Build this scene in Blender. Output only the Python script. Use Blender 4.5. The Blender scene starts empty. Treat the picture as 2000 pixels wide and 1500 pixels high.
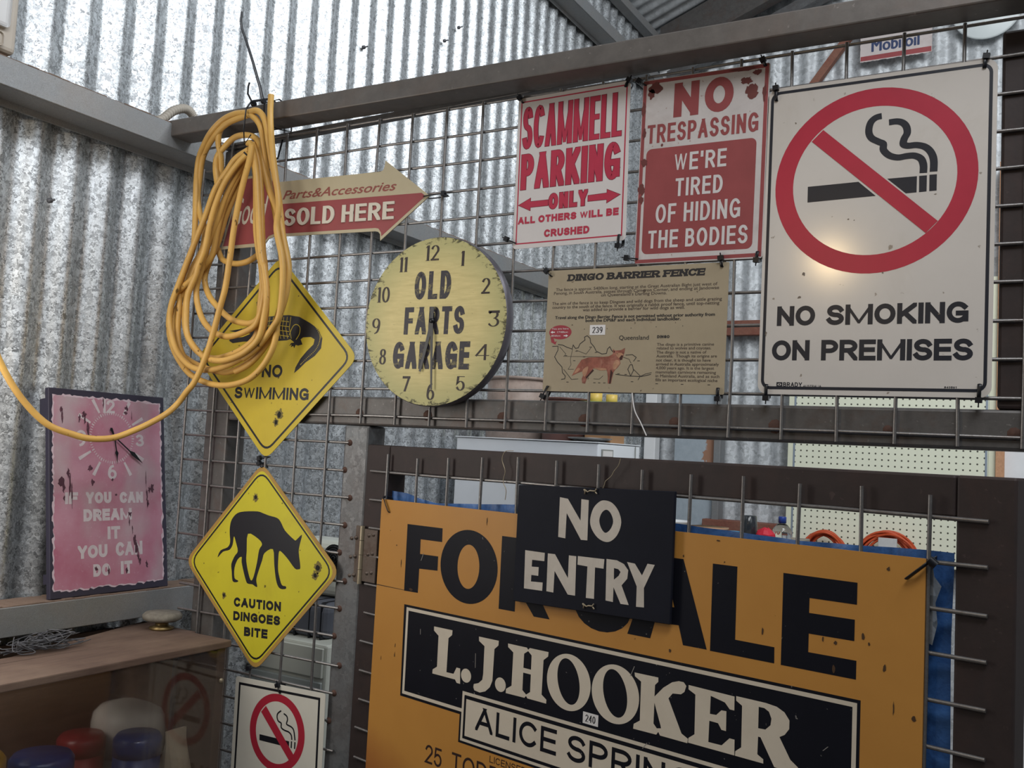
import bpy, bmesh, math, random
from mathutils import Vector, Matrix
from mathutils.geometry import tessellate_polygon
random.seed(7)
SC = bpy.context.scene
COL = SC.collection
PI = math.pi
R = math.radians
FLOOR = -1.55          # everything is laid out from the middle rail of the screen; lifted onto z = 0 at the end

# ------------------------------------------------------------------ camera, world, lights, exposure
cd = bpy.data.cameras.new('camera')
cam = bpy.data.objects.new('camera', cd)
COL.objects.link(cam)
cd.sensor_fit = 'HORIZONTAL'
cd.sensor_width = 36.0
cd.lens = 1858.84 / 2000 * 36.0
cd.clip_start = 0.02
_r = Vector((0.86595, 0.49745, 0.05148)); _f = Vector((-0.49925, 0.86361, 0.07048))
_f.normalize(); _u = _r.cross(_f).normalized(); _r = _f.cross(_u)
cam.matrix_world = Matrix(((_r.x, _u.x, -_f.x, 1.16484), (_r.y, _u.y, -_f.y, -1.35335), (_r.z, _u.z, -_f.z, -0.04986 - FLOOR), (0, 0, 0, 1)))
SC.camera = cam

W = bpy.data.worlds.new('world'); SC.world = W; W.use_nodes = True
bg = W.node_tree.nodes['Background']
bg.inputs[0].default_value = (0.72, 0.83, 1.0, 1)
bg.inputs[1].default_value = 0.07

def area(name, loc, target, sx, sy, power, col=(1, 1, 1)):
    d = bpy.data.lights.new(name, 'AREA'); d.shape = 'RECTANGLE'; d.size = sx; d.size_y = sy; d.energy = power; d.color = col
    o = bpy.data.objects.new(name, d); COL.objects.link(o)
    o.location = Vector(loc) + Vector((0, 0, -FLOOR))
    o.rotation_euler = (Vector(target) - Vector(loc)).to_track_quat('-Z', 'Y').to_euler()
    return o
area('skylight_back', (1.55, 0.62, 2.10), (0.30, 1.8, -0.3), 1.2, 0.9, 34, (0.93, 0.97, 1.0))
area('skylight_front', (1.40, -1.50, 1.75), (0.70, 0.0, 0.35), 1.0, 0.7, 20, (0.93, 0.96, 1.0))
area('fill_right', (2.2, -0.75, 2.2), (0.2, 0.6, 0.6), 0.9, 0.9, 16, (0.93, 0.96, 1.0))  # added fill lamp, no known skylight: lights the screen, only grazes the gate
area('fill_left', (-0.36, -0.70, 0.05), (0.10, 0.0, -0.25), 0.25, 0.8, 3.1, (1.0, 0.95, 0.88))  # added fill lamp close to the left wall, which has no known gap here
area('doorway_right', (3.3, -0.70, 1.50), (-0.5, 0.3, 0.45), 1.8, 1.2, 8, (0.93, 0.97, 1.0))
pl = bpy.data.lights.new('warm_bulb', 'POINT'); pl.energy = 5.0; pl.color = (1.0, .72, .38); pl.shadow_soft_size = .035
po_ = bpy.data.objects.new('warm_bulb', pl); COL.objects.link(po_); po_.location = (.553, -1.62, .58 - FLOOR)
SC.view_settings.view_transform = 'Standard'
SC.view_settings.look = 'None'
SC.view_settings.gamma = 1
SC.view_settings.use_curve_mapping = False
SC.view_settings.exposure = 0.3
SC.render.film_transparent = False

# ------------------------------------------------------------------ materials
MATS = {}
def srgb(c):
    if isinstance(c, str):
        c = tuple(int(c[i:i+2], 16) / 255 for i in (0, 2, 4))
    return tuple((x / 12.92 if x <= 0.04045 else ((x + 0.055) / 1.055) ** 2.4) for x in c) + (1,)
class NT:
    def __init__(s, name):
        s.m = bpy.data.materials.new(name); s.m.use_nodes = True
        s.t = s.m.node_tree; s.b = s.t.nodes['Principled BSDF']; s.tc = None
        MATS[name] = s.m
    def n(s, kind, **kw):
        n = s.t.nodes.new(kind)
        for k, v in kw.items():
            if k.startswith('i_'):
                key = k[2:]
                n.inputs[int(key) if key.isdigit() else key.replace('_', ' ')].default_value = v
            else: setattr(n, k, v)
        return n
    def l(s, a, b): s.t.links.new(a, b)
    def co(s, scale=(1, 1, 1)):
        if s.tc is None: s.tc = s.n('ShaderNodeTexCoord')
        mp = s.n('ShaderNodeMapping'); mp.inputs['Scale'].default_value = scale
        s.l(s.tc.outputs['Object'], mp.inputs['Vector']); return mp.outputs['Vector']
    def noise(s, scale, detail=4, rough=.6, vec=None, dist=0):
        n = s.n('ShaderNodeTexNoise'); n.inputs['Scale'].default_value = scale; n.inputs['Detail'].default_value = detail
        n.inputs['Roughness'].default_value = rough; n.inputs['Distortion'].default_value = dist
        s.l(vec or s.co(), n.inputs['Vector']); return n.outputs['Fac']
    def ramp(s, fac, stops):
        r = s.n('ShaderNodeValToRGB'); e = r.color_ramp.elements
        while len(e) > 1: e.remove(e[-1])
        e[0].position = stops[0][0]; e[0].color = stops[0][1]
        for p, c in stops[1:]:
            x = e.new(p); x.color = c
        s.l(fac, r.inputs[0]); return r.outputs[0]
    def mix(s, fac, a, b, mode='MIX'):
        m = s.n('ShaderNodeMix'); m.data_type = 'RGBA'; m.blend_type = mode
        for k, v in ((0, fac), (6, a), (7, b)):
            if hasattr(v, 'is_linked'): s.l(v, m.inputs[k])
            else: m.inputs[k].default_value = v
        return m.outputs[2]
    def math(s, op, a, b=None):
        m = s.n('ShaderNodeMath'); m.operation = op
        for k, v in ((0, a), (1, b)):
            if v is None: continue
            if hasattr(v, 'is_linked'): s.l(v, m.inputs[k])
            else: m.inputs[k].default_value = v
        return m.outputs[0]
    def bump(s, h, strength=.3, dist=.002):
        b = s.n('ShaderNodeBump'); b.inputs['Strength'].default_value = strength; b.inputs['Distance'].default_value = dist
        s.l(h, b.inputs['Height']); s.l(b.outputs['Normal'], s.b.inputs['Normal'])
    def done(s, col, rough=.5, metal=0.0, spec=None):
        if hasattr(col, 'is_linked'): s.l(col, s.b.inputs['Base Color'])
        else: s.b.inputs['Base Color'].default_value = col
        if hasattr(rough, 'is_linked'): s.l(rough, s.b.inputs['Roughness'])
        else: s.b.inputs['Roughness'].default_value = rough
        s.b.inputs['Metallic'].default_value = metal
        if spec is not None: s.b.inputs['Specular IOR Level'].default_value = spec
        return s.m
BW = lambda v: (v, v, v, 1)

def paint(name, col, rough=.45, var=.12, dirt=None, amt=.35, scale=14, metal=0.0, spots=0.0, spotcol='3a2c20', spec=.35):
    """printed or painted surface with faint mottling, dirt patches and small specks of wear"""
    s = NT(name); c = srgb(col)
    d = tuple(x * (1 - var * 1.8) for x in c[:3]) + (1,)
    out = s.mix(s.ramp(s.noise(scale, 5, .65), [(.3, BW(0)), (.75, BW(1))]), d, c)
    if dirt:
        out = s.mix(s.ramp(s.noise(scale * .55, 6, .7, dist=.6), [(.52, BW(0)), (.78, BW(amt))]), out, srgb(dirt))
    if spots:
        out = s.mix(s.ramp(s.noise(scale * 9, 3, .55), [(.70 - spots * .1, BW(0)), (.74 - spots * .1, BW(.8))]), out, srgb(spotcol))
    return s.done(out, rough, metal, spec)

def plain(name, col, rough=.5, metal=0.0, var=.08, scale=30, spec=.4):
    s = NT(name); c = srgb(col); d = tuple(x * (1 - var) for x in c[:3]) + (1,)
    return s.done(s.mix(s.noise(scale, 3), d, c), rough, metal, spec)

def galv(name, lo, hi, scale=120, rough=(.32, .55), metal=.75, stretch=(1, 1, 1), tint=(.93, .97, 1.0), dust=0.0, dustcol='a08a76'):
    """spangled zinc"""
    s = NT(name)
    v = s.co(stretch)
    nz = s.n('ShaderNodeTexNoise'); nz.inputs['Scale'].default_value = scale * .9; nz.inputs['Detail'].default_value = 2
    s.l(v, nz.inputs['Vector'])
    mv = s.n('ShaderNodeMixRGB'); mv.blend_type = 'LINEAR_LIGHT'; mv.inputs[0].default_value = .014
    s.l(v, mv.inputs[1]); s.l(nz.outputs['Color'], mv.inputs[2])
    vo = s.n('ShaderNodeTexVoronoi'); vo.inputs['Scale'].default_value = scale; s.l(mv.outputs[0], vo.inputs['Vector'])
    sep = s.n('ShaderNodeSeparateColor'); s.l(vo.outputs['Color'], sep.inputs[0])
    fine = s.noise(scale * 2.3, 3, .6, v, 1.2)
    big = s.noise(5, 3, .5)
    f = s.math('ADD', s.math('MULTIPLY', sep.outputs[0], .62), s.math('MULTIPLY', fine, .55))
    a = tuple(lo * t for t in tint) + (1,); b = tuple(hi * t for t in tint) + (1,)
    colr = s.ramp(f, [(.25, a), (.5, tuple((x * .55 + y * .45) for x, y in zip(a, b))), (.82, b)])
    colr = s.mix(s.ramp(big, [(.35, BW(0)), (.7, BW(.35))]), colr, tuple(lo * 1.1 * t for t in tint) + (1,))
    if dust:
        colr = s.mix(s.ramp(s.noise(9, 5), [(.35, BW(0)), (.8, BW(dust))]), colr, srgb(dustcol))
    rr = s.ramp(sep.outputs[1], [(0, BW(rough[0])), (1, BW(rough[1]))])
    s.bump(f, .25, .0012)
    return s.done(colr, rr, metal)

def steel(name, base, rust='5a3a2a', rustamt=.5, rough=.55, metal=.35, scale=12):
    s = NT(name); c = srgb(base)
    k = s.mix(s.noise(scale * 5, 5, .7), tuple(x * .55 for x in c[:3]) + (1,), tuple(min(1, x * 1.25) for x in c[:3]) + (1,))
    k = s.mix(s.ramp(s.noise(scale, 6, .7, dist=.8), [(.5, BW(0)), (.72, BW(rustamt))]), k, srgb(rust))
    k = s.mix(s.ramp(s.noise(scale * 11, 4, .6), [(.66, BW(0)), (.72, BW(.55))]), k, tuple(min(1, x * 2.2) for x in c[:3]) + (1,))
    s.bump(s.noise(scale * 14, 4), .15, .001)
    return s.done(k, rough, metal)

def wood(name, a, b, rough=.7, stretch=(30, 3, 30)):
    s = NT(name)
    v = s.co(stretch)
    k = s.ramp(s.noise(2.2, 6, .65, v, 1.5), [(.25, srgb(a)), (.75, srgb(b))])
    k = s.mix(s.ramp(s.noise(6, 5), [(.45, BW(0)), (.8, BW(.45))]), k, srgb('8f7a68'))
    s.bump(s.noise(6, 5, .6, v), .3, .002)
    return s.done(k, rough)

def glass(name, col=(1, 1, 1, 1), rough=.05, ior=1.45):
    s = NT(name); s.b.inputs['Transmission Weight'].default_value = 1.0; s.b.inputs['IOR'].default_value = ior
    return s.done(col, rough)

# ------------------------------------------------------------------ geometry helpers
class MB:
    """collects polygons, boxes, tubes, lathes; build() links them as ONE mesh object"""
    def __init__(s): s.v = []; s.f = []; s.sm = []
    def add(s, vs, fs, smooth=False):
        o = len(s.v); s.v += [tuple(v) for v in vs]
        s.f += [tuple(o + i for i in f) for f in fs]; s.sm += [smooth] * len(fs); return s
    def box(s, x0, x1, y0, y1, z0, z1, bev=0.0, seg=2, mat=None):
        if bev > 0:
            bm = bmesh.new(); bmesh.ops.create_cube(bm, size=1)
            for v in bm.verts: v.co = Vector(((x0 + x1) / 2 + v.co.x * (x1 - x0), (y0 + y1) / 2 + v.co.y * (y1 - y0), (z0 + z1) / 2 + v.co.z * (z1 - z0)))
            bmesh.ops.bevel(bm, geom=bm.edges[:], offset=bev, segments=seg, profile=.5, affect='EDGES')
            bm.verts.index_update()
            vs = [v.co.copy() for v in bm.verts]; fs = [[v.index for v in f.verts] for f in bm.faces]; bm.free()
        else:
            vs = [(x, y, z) for x in (x0, x1) for y in (y0, y1) for z in (z0, z1)]
            fs = [(0, 1, 3, 2), (4, 6, 7, 5), (0, 4, 5, 1), (2, 3, 7, 6), (0, 2, 6, 4), (1, 5, 7, 3)]
        if mat is not None: vs = [mat @ Vector(v) for v in vs]
        return s.add(vs, fs)
    def tube(s, pts, r, n=10, closed=False, caps=True, flat=None, smooth=True):
        pts = [Vector(p) for p in pts]; N = len(pts); rings = []
        up = None
        for i, p in enumerate(pts):
            a = pts[i - 1] if (i > 0 or closed) else p; b = pts[(i + 1) % N] if (i < N - 1 or closed) else p
            t = (b - a); t = t.normalized() if t.length > 1e-9 else Vector((0, 0, 1))
            if up is None:
                up = Vector((0, 0, 1)) if abs(t.z) < .9 else Vector((1, 0, 0))
            side = t.cross(up)
            if side.length < 1e-6: side = t.cross(Vector((0, 1, .3)))
            side.normalize(); up = side.cross(t).normalized()
            rr = r[i] if isinstance(r, (list, tuple)) else r
            ra, rb = (rr, rr) if flat is None else (rr, rr * flat)
            rings.append([p + side * math.cos(2 * PI * k / n) * ra + up * math.sin(2 * PI * k / n) * rb for k in range(n)])
        vs = [v for g in rings for v in g]; fs = []
        for i in range(N if closed else N - 1):
            j = (i + 1) % N
            for k in range(n):
                l = (k + 1) % n; fs.append((i * n + k, i * n + l, j * n + l, j * n + k))
        s.add(vs, fs, smooth)
        if caps and not closed:
            s.add(rings[0], [tuple(range(n))[::-1]]); s.add(rings[-1], [tuple(range(n))])
        return s
    def lathe(s, prof, n=32, c=(0, 0, 0), axis='Z', smooth=True):
        vs = []; m = len(prof)
        for k in range(n):
            a = 2 * PI * k / n
            for r, h in prof:
                x, y, z = r * math.cos(a), r * math.sin(a), h
                if axis == 'Y': x, y, z = r * math.cos(a), h, r * math.sin(a)
                if axis == 'X': x, y, z = h, r * math.cos(a), r * math.sin(a)
                vs.append((c[0] + x, c[1] + y, c[2] + z))
        fs = [(k * m + i, ((k + 1) % n) * m + i, ((k + 1) % n) * m + i + 1, k * m + i + 1) for k in range(n) for i in range(m - 1)]
        return s.add(vs, fs, smooth)
    def poly(s, outer, y=0.0, holes=()):
        """flat filled polygon in the x,z plane (with holes)"""
        loops = [[Vector((p[0], p[1], 0)) for p in L] for L in [outer, *holes]]
        s.c = (getattr(s, 'c', 0) + 1) % 23; y -= s.c * 5e-6
        tris = tessellate_polygon(loops); flat = [p for L in loops for p in L]
        return s.add([(p.x, y, p.y) for p in flat], [tuple(t) for t in tris])
    def prism(s, outer, y0, y1):
        n = len(outer); s.c = -1; s.poly(outer, y0); s.c = -1; s.poly(outer, y1)
        return s.add([(p[0], y0, p[1]) for p in outer] + [(p[0], y1, p[1]) for p in outer],
                     [(i, (i + 1) % n, n + (i + 1) % n, n + i) for i in range(n)])
    def quad(s, pts, y=0.0):
        s.c = (getattr(s, 'c', 0) + 1) % 23; y -= s.c * 5e-6      # hair-thin steps keep overlapping strokes from coinciding
        return s.add([(p[0], y, p[1]) for p in pts], [tuple(range(len(pts)))])
    def build(s, name, mat, parent=None, label=None):
        me = bpy.data.meshes.new(name); me.from_pydata(s.v, [], s.f)
        bm = bmesh.new(); bm.from_mesh(me); bmesh.ops.recalc_face_normals(bm, faces=bm.faces); bm.to_mesh(me); bm.free()
        if any(s.sm):
            me.polygons.foreach_set('use_smooth', s.sm)
        me.materials.append(mat if not isinstance(mat, str) else MATS[mat]); me.update()
        o = bpy.data.objects.new(name, me); COL.objects.link(o)
        if parent is not None: o.parent = parent
        if label: o['label'] = label
        return o

def tag(o, label=None, cat=None, group=None, kind=None):
    if label: o['label'] = label
    if cat: o['category'] = cat
    if group: o['group'] = group
    if kind: o['kind'] = kind
    return o
def empty(name, loc=(0, 0, 0), rot=(0, 0, 0), label=None, cat=None, group=None):
    o = bpy.data.objects.new(name, None); o.empty_display_size = .02; COL.objects.link(o)
    o.location = loc; o.rotation_euler = rot
    return tag(o, label, cat, group)
def struct(name, mb, mat, parent=None):
    return tag(mb.build(name, mat, parent), kind='structure')
def copy_tree(o, parent=None):
    c = o.copy(); COL.objects.link(c)
    if parent: c.parent = parent
    for ch in list(o.children): copy_tree(ch, c)
    return c
def rrect(x0, x1, z0, z1, r, n=6):
    out = []
    for cx, cz, a in ((x1 - r, z1 - r, 0), (x0 + r, z1 - r, 90), (x0 + r, z0 + r, 180), (x1 - r, z0 + r, 270)):
        out += [(cx + r * math.cos(R(a + 90 * k / n)), cz + r * math.sin(R(a + 90 * k / n))) for k in range(n + 1)]
    return out
def ell(cx, cz, rx, rz, n=48, a0=0): return [(cx + rx * math.cos(2 * PI * k / n + a0), cz + rz * math.sin(2 * PI * k / n + a0)) for k in range(n)]
def blob(cx, cz, rx, rz, seed, n=18, jag=.35):
    g = random.Random(seed); return [(cx + rx * math.cos(2 * PI * k / n) * (1 + jag * (g.random() - .5) * 2), cz + rz * math.sin(2 * PI * k / n) * (1 + jag * (g.random() - .5) * 2)) for k in range(n)]
def mm(pts): return [(x / 1000, z / 1000) for x, z in pts]
def smooth(pts, n=6, closed=False):
    P = [Vector(p) for p in pts]; N = len(P); out = []
    rng = range(N) if closed else range(N - 1)
    for i in rng:
        p0 = P[(i - 1) % N] if (closed or i > 0) else P[0]; p1 = P[i]; p2 = P[(i + 1) % N]; p3 = P[(i + 2) % N] if (closed or i < N - 2) else P[-1]
        for k in range(n):
            t = k / n
            out.append(.5 * ((2 * p1) + (p2 - p0) * t + (2 * p0 - 5 * p1 + 4 * p2 - p3) * t * t + (3 * p1 - p0 - 3 * p2 + p3) * t ** 3))
    if not closed: out.append(P[-1])
    return out
def sm2(pts, n=5, closed=False): return [(p.x, p.y) for p in smooth([(x, z, 0) for x, z in pts], n, closed)]

# ---- lettering: letters are stroked skeletons fitted to a measured box
def arc(cx, cy, rx, ry, a0, a1, n=12): return [(cx + rx * math.cos(R(a0 + (a1 - a0) * k / n)), cy + ry * math.sin(R(a0 + (a1 - a0) * k / n))) for k in range(n + 1)]
G = {
 'A': (1.0, [[(0, 0), (.5, 1)], [(.5, 1), (1, 0)], [(.2, .32), (.8, .32)]]),
 'B': (.86, [[(.5, .53), (0, .53)], [(0, .53), (0, 1), (.5, 1)] + arc(.5, .765, .42, .235, 80, -90, 9), [(0, .53), (0, 0), (.55, 0)] + arc(.55, .265, .45, .265, -80, 90, 9)]),
 'C': (.95, [arc(.53, .5, .53, .5, 42, 318, 22)]),
 'D': (.92, [[(.3, 0), (0, 0), (0, 1), (.4, 1)] + arc(.4, .5, .6, .5, 80, -90, 14) + [(.28, 0)]]),
 'E': (.78, [[(1, 1), (0, 1), (0, 0), (1, 0)], [(0, .52), (.93, .52)]]),
 'F': (.72, [[(1, 1), (0, 1), (0, 0)], [(0, .5), (.88, .5)]]),
 'G': (1.0, [arc(.53, .5, .53, .5, 42, 322, 22), [(1, .08), (1, .45), (.56, .45)]]),
 'H': (.88, [[(0, 0), (0, 1)], [(1, 0), (1, 1)], [(0, .52), (1, .52)]]),
 'I': (.0, [[(.5, 0), (.5, 1)]]),
 'J': (.66, [[(1, 1), (1, .3)] + arc(.5, .3, .5, .3, -10, -180, 10)]),
 'K': (.92, [[(0, 0), (0, 1)], [(0, .34), (1, 1)], [(.34, .55), (1, 0)]]),
 'L': (.72, [[(0, 1), (0, 0), (1, 0)]]),
 'M': (1.5, [[(0, 0), (0, 1)], [(0, 1), (.5, 0)], [(.5, 0), (1, 1)], [(1, 1), (1, 0)]]),
 'N': (.9, [[(0, 0), (0, 1)], [(0, 1), (1, 0)], [(1, 0), (1, 1)]]),
 'O': (1.05, ['c'] + [arc(.5, .5, .5, .5, 0, 345, 23)]),
 'P': (.84, [[(0, 0), (0, 1), (.5, 1)] + arc(.5, .73, .5, .27, 80, -90, 10) + [(0, .46)]]),
 'Q': (1.05, ['c'] + [arc(.5, .5, .5, .5, 0, 345, 23)] + [[(.62, .3), (1, 0)]]),
 'R': (.9, [[(0, 0), (0, 1), (.5, 1)] + arc(.5, .74, .48, .26, 80, -90, 10) + [(0, .48)], [(.5, .48), (1, 0)]]),
 'S': (.86, [arc(.5, .755, .46, .245, 18, 255, 14) + [(.52, .5)] + arc(.5, .255, .5, .255, 75, -162, 14)]),
 'T': (.8, [[(0, 1), (1, 1)], [(.5, 1), (.5, 0)]]),
 'U': (.88, [[(0, 1), (0, .36)] + arc(.5, .36, .5, .36, 190, 350, 12) + [(1, .36), (1, 1)]]),
 'V': (.95, [[(0, 1), (.5, 0)], [(.5, 0), (1, 1)]]),
 'W': (1.4, [[(0, 1), (.25, 0)], [(.25, 0), (.5, 1)], [(.5, 1), (.75, 0)], [(.75, 0), (1, 1)]]),
 'X': (.9, [[(0, 0), (1, 1)], [(0, 1), (1, 0)]]),
 'Y': (.92, [[(0, 1), (.5, .42)], [(1, 1), (.5, .42)], [(.5, .5), (.5, 0)]]),
 'Z': (.85, [[(0, 1), (1, 1)], [(1, 1), (0, 0)], [(0, 0), (1, 0)]]),
 '0': (.7, ['c'] + [arc(.5, .5, .5, .5, 0, 345, 23)]),
 '1': (.36, [[(1, 0), (1, 1)], [(1, 1), (0, .76)]]),
 '2': (.7, [arc(.5, .72, .5, .28, 165, -25, 12) + [(0, 0), (1, 0)]]),
 '3': (.7, [arc(.45, .755, .45, .245, 150, -80, 10) + arc(.48, .265, .52, .265, 80, -150, 12)]),
 '4': (.75, [[(.75, 0), (.75, 1)], [(.75, 1), (0, .28)], [(0, .28), (1, .28)]]),
 '5': (.7, [[(.92, 1), (.1, 1), (.02, .52)] + arc(.48, .33, .52, .33, 125, -155, 12)]),
 '6': (.7, ['c'] + [arc(.5, .31, .5, .31, 0, 345, 20)] + [arc(.62, .38, .62, .62, 95, 182, 9)]),
 '7': (.66, [[(0, 1), (1, 1)], [(1, 1), (.3, 0)]]),
 '8': (.7, ['c'] + [arc(.5, .77, .42, .23, 0, 345, 18)] + ['c'] + [arc(.5, .27, .5, .27, 0, 345, 20)]),
 '9': (.7, ['c'] + [arc(.5, .69, .5, .31, 0, 345, 20)] + [arc(.38, .62, .62, .62, 2, -85, 9)]),
 "'": (.0, [[(.5, .78), (.5, 1)]]), '.': (.0, [[(.5, 0), (.5, .02)]]), '-': (.4, [[(0, .45), (1, .45)]]),
}
def clip(poly, ax, lim, keep_less):
    out = []
    for i in range(len(poly)):
        a, b = poly[i - 1], poly[i]; ia = (a[ax] <= lim) == keep_less or a[ax] == lim; ib = (b[ax] <= lim) == keep_less or b[ax] == lim
        if ia != ib:
            t = (lim - a[ax]) / (b[ax] - a[ax]); out.append((a[0] + (b[0] - a[0]) * t, a[1] + (b[1] - a[1]) * t))
        if ib: out.append(b)
    return out
def stroke(mb, pts, tx, tz, y, closed=False, ext=.5, box=None):
    """flat ribbon along pts; tx = width of upright strokes, tz = width of level strokes"""
    if ext and not closed:
        P = [Vector(p) for p in pts]
        for a, b in ((0, 1), (-1, -2)):
            d = (P[a] - P[b]).normalized(); e = ext * math.hypot(tx * d.x, tz * d.y)
            if len(pts) == 2 and abs(d.x) > .05 and abs(d.y) > .05:      # slanting: run past the line and be cut level
                e = max(tx, tz) * (.9 if box and min(P[a].y - box[2], box[3] - P[a].y) < .7 * max(tx, tz) else .25)
            P[a] = P[a] + d * e
        pts = [(p.x, p.y) for p in P]
    mb.c = (getattr(mb, 'c', 0) + 1) % 23; yy = y - mb.c * 5e-6
    P = [Vector(p) for p in pts]; N = len(P); L = []; Rr = []
    for i, p in enumerate(P):
        a = P[i - 1] if (i > 0 or closed) else None; b = P[(i + 1) % N] if (i < N - 1 or closed) else None
        ds = [d.normalized() for d in ([p - a] if a is not None else []) + ([b - p] if b is not None else []) if d.length > 1e-9] or [Vector((1, 0))]
        def off(d):
            n = Vector((-d.y, d.x)); return n, .5 * math.hypot(tx * n.x, tz * n.y)
        if len(ds) == 1: n, h = off(ds[0]); o = n * h
        else:
            n1, h1 = off(ds[0]); n2, h2 = off(ds[1]); m = n1 + n2
            det = n1.x * n2.y - n1.y * n2.x
            if abs(det) > .02: o = Vector(((h1 * n2.y - h2 * n1.y) / det, (n1.x * h2 - n2.x * h1) / det))
            else: o = n1 * h1
            lim = 2.2 * max(h1, h2)
            if o.length > lim: o = o.normalized() * lim
        L.append((p.x + o.x, p.y + o.y)); Rr.append((p.x - o.x, p.y - o.y))
    for i in range(N if closed else N - 1):
        j = (i + 1) % N; q = [L[i], L[j], Rr[j], Rr[i]]
        if box and len(pts) == 2:
            q = clip(clip(clip(clip(q, 1, box[3], True), 1, box[2], False), 0, box[1], True), 0, box[0], False)
        mb.c = (mb.c + 1) % 23; yy = y - mb.c * 5e-6
        if len(q) > 2: mb.add([(p[0], yy, p[1]) for p in q], [tuple(range(len(q)))])
def glyph(mb, ch, x0, x1, z0, z1, tx, tz, y, serif=0):
    w, items = G[ch]; ax0, ax1, az0, az1 = x0 + tx / 2, x1 - tx / 2, z0 + tz / 2, z1 - tz / 2
    closed = False
    for it in items:
        if it == 'c': closed = True; continue
        pts = [(ax0 + (ax1 - ax0) * a, az0 + (az1 - az0) * b) for a, b in it]
        w_ = .58 if ch in 'MW' and len(it) == 2 and it[0][0] != it[1][0] else 1
        stroke(mb, pts, tx * w_, tz * w_, y, closed, .5, (x0, x1, z0, z1)); closed = False
        if serif:
            for (a, b), p in ((it[0], pts[0]), (it[-1], pts[-1])) + tuple(((q, r) for q, r in zip(it[1:-1], pts[1:-1]) if ch in 'BDEFLPR' and q[0] == 0 and q[1] in (0, 1))):
                if b in (0, 1) and ch not in 'CGSOJTZ' + '2357' and not (ch in 'EFLZ' and a == 1) or (ch == 'T' and b == 0):
                    zz = (z0, z0 + tz) if b == 0 else (z1 - tz, z1)
                    mb.quad([(p[0] - tx * serif, zz[0]), (p[0] + tx * serif, zz[0]), (p[0] + tx * serif, zz[1]), (p[0] - tx * serif, zz[1])], y)
            if ch in 'CGS':
                mb.quad([(x1 - tx * .62, z1 - (z1 - z0) * .36), (x1, z1 - (z1 - z0) * .36), (x1, z1), (x1 - tx * .62, z1)], y)
            if ch in 'EF':
                mb.quad([(x1 - tx * .5, z1 - (z1 - z0) * .36), (x1, z1 - (z1 - z0) * .36), (x1, z1), (x1 - tx * .5, z1)], y)
            if ch == 'E':
                mb.quad([(x1 - tx * .5, z0), (x1, z0), (x1, z0 + (z1 - z0) * .34), (x1 - tx * .5, z0 + (z1 - z0) * .34)], y)
def text(mb, s, x0, x1, z0, z1, t, y, gap=.22, space=.5, tz=None, serif=0, shear=0):
    """line of capitals stretched to the box x0..x1, z0..z1 (metres)"""
    h = z1 - z0; tz = tz or t
    ws = []
    for c in s: ws.append(None if c == ' ' else G[c][0])
    ng = sum(1 for a, b in zip(s, s[1:]) if a != ' ' and b != ' '); nsp = s.count(' '); nl = len(s) - nsp
    g = gap * t * 2.0 if gap else 0
    base = nl * t + ng * g + nsp * space * h
    k = (x1 - x0 - base) / max(1e-9, sum(w for w in ws if w))
    x = x0; st = len(mb.v)
    for i, c in enumerate(s):
        if c == ' ': x += space * h; continue
        w = t + k * ws[i]
        zz0, zz1 = z0, z1
        glyph(mb, c, x, x + w, zz0, zz1, t, tz, y, serif)
        x += w
        if i + 1 < len(s) and s[i + 1] != ' ': x += g
    if shear:
        for i in range(st, len(mb.v)):
            a = mb.v[i]; mb.v[i] = (a[0] + (a[2] - z0) * shear, a[1], a[2])
_cap = None
def bfont(mb, s, x0, x1, z0, caph, y, bold=0.0, shear=0.0):
    """small running text: Blender's built-in face fitted to a measured width and cap height"""
    def raw(t):
        c = bpy.data.curves.new('tmp', 'FONT'); c.body = t; c.size = 1; c.shear = shear; c.resolution_u = 3
        o = bpy.data.objects.new('tmp', c); COL.objects.link(o)
        me = o.to_mesh(); vs = [(v.co.x, v.co.y) for v in me.vertices]; fs = [tuple(p.vertices) for p in me.polygons]
        o.to_mesh_clear(); bpy.data.objects.remove(o); bpy.data.curves.remove(c); return vs, fs
    global _cap
    if _cap is None: _cap = max(v[1] for v in raw('H')[0])
    vs, fs = raw(s); a = min(v[0] for v in vs); b = max(v[0] for v in vs); k = (x1 - x0) / (b - a); kz = caph / _cap
    for dx, dz in ((0, 0),) if not bold else ((-bold, 0), (bold, 0), (0, bold * .6), (0, -bold * .6)):
        mb.c = (getattr(mb, 'c', 0) + 1) % 23
        mb.add([(x0 + (v[0] - a) * k + dx, y - mb.c * 5e-6, z0 + v[1] * kz + dz) for v in vs], fs)
def outline(mb, pts, w, y, closed=True): stroke(mb, pts, w, w, y, closed, 0)

# ------------------------------------------------------------------ palette
galv('galvanised_wall', .24, .80, 155, (.34, .5), .8)
galv('galvanised_back', .42, .70, 70, (.5, .65), .25)
galv('galvanised_purlin', .22, .36, 420, (.42, .6), .55, dust=.3)
galv('galvanised_roof', .40, .55, 60, (.5, .65), .3)
galv('galvanised_post', .13, .19, 110, (.45, .6), .5, dust=.5, dustcol='5c4a40')
steel('mill_steel', '5f5c5a', '5a4235', .45, .5, .4)
steel('beam_steel', '68635f', '6e5748', .3, .5, .3, 7)
steel('gate_steel', '322725', '3d2b26', .6, .6, .15, 8)
steel('wire_steel', '8d8a88', '6b5347', .35, .38, .8, 30)
steel('hinge_steel', '6b5f56', '4a3328', .6, .5, .5, 30)
plain('hinge_pin', '9a8e78', .4, .5)
plain('dust', '7d6a5e', .95, 0, .25, 60, .1)
plain('concrete', '7d766f', .9)
wood('red_timber', '6b3d31', '8a5645', .75)
wood('orange_timber', 'b98763', 'd8a57f', .7)
wood('weathered_ply', '4e3c33', '695448', .8)
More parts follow.
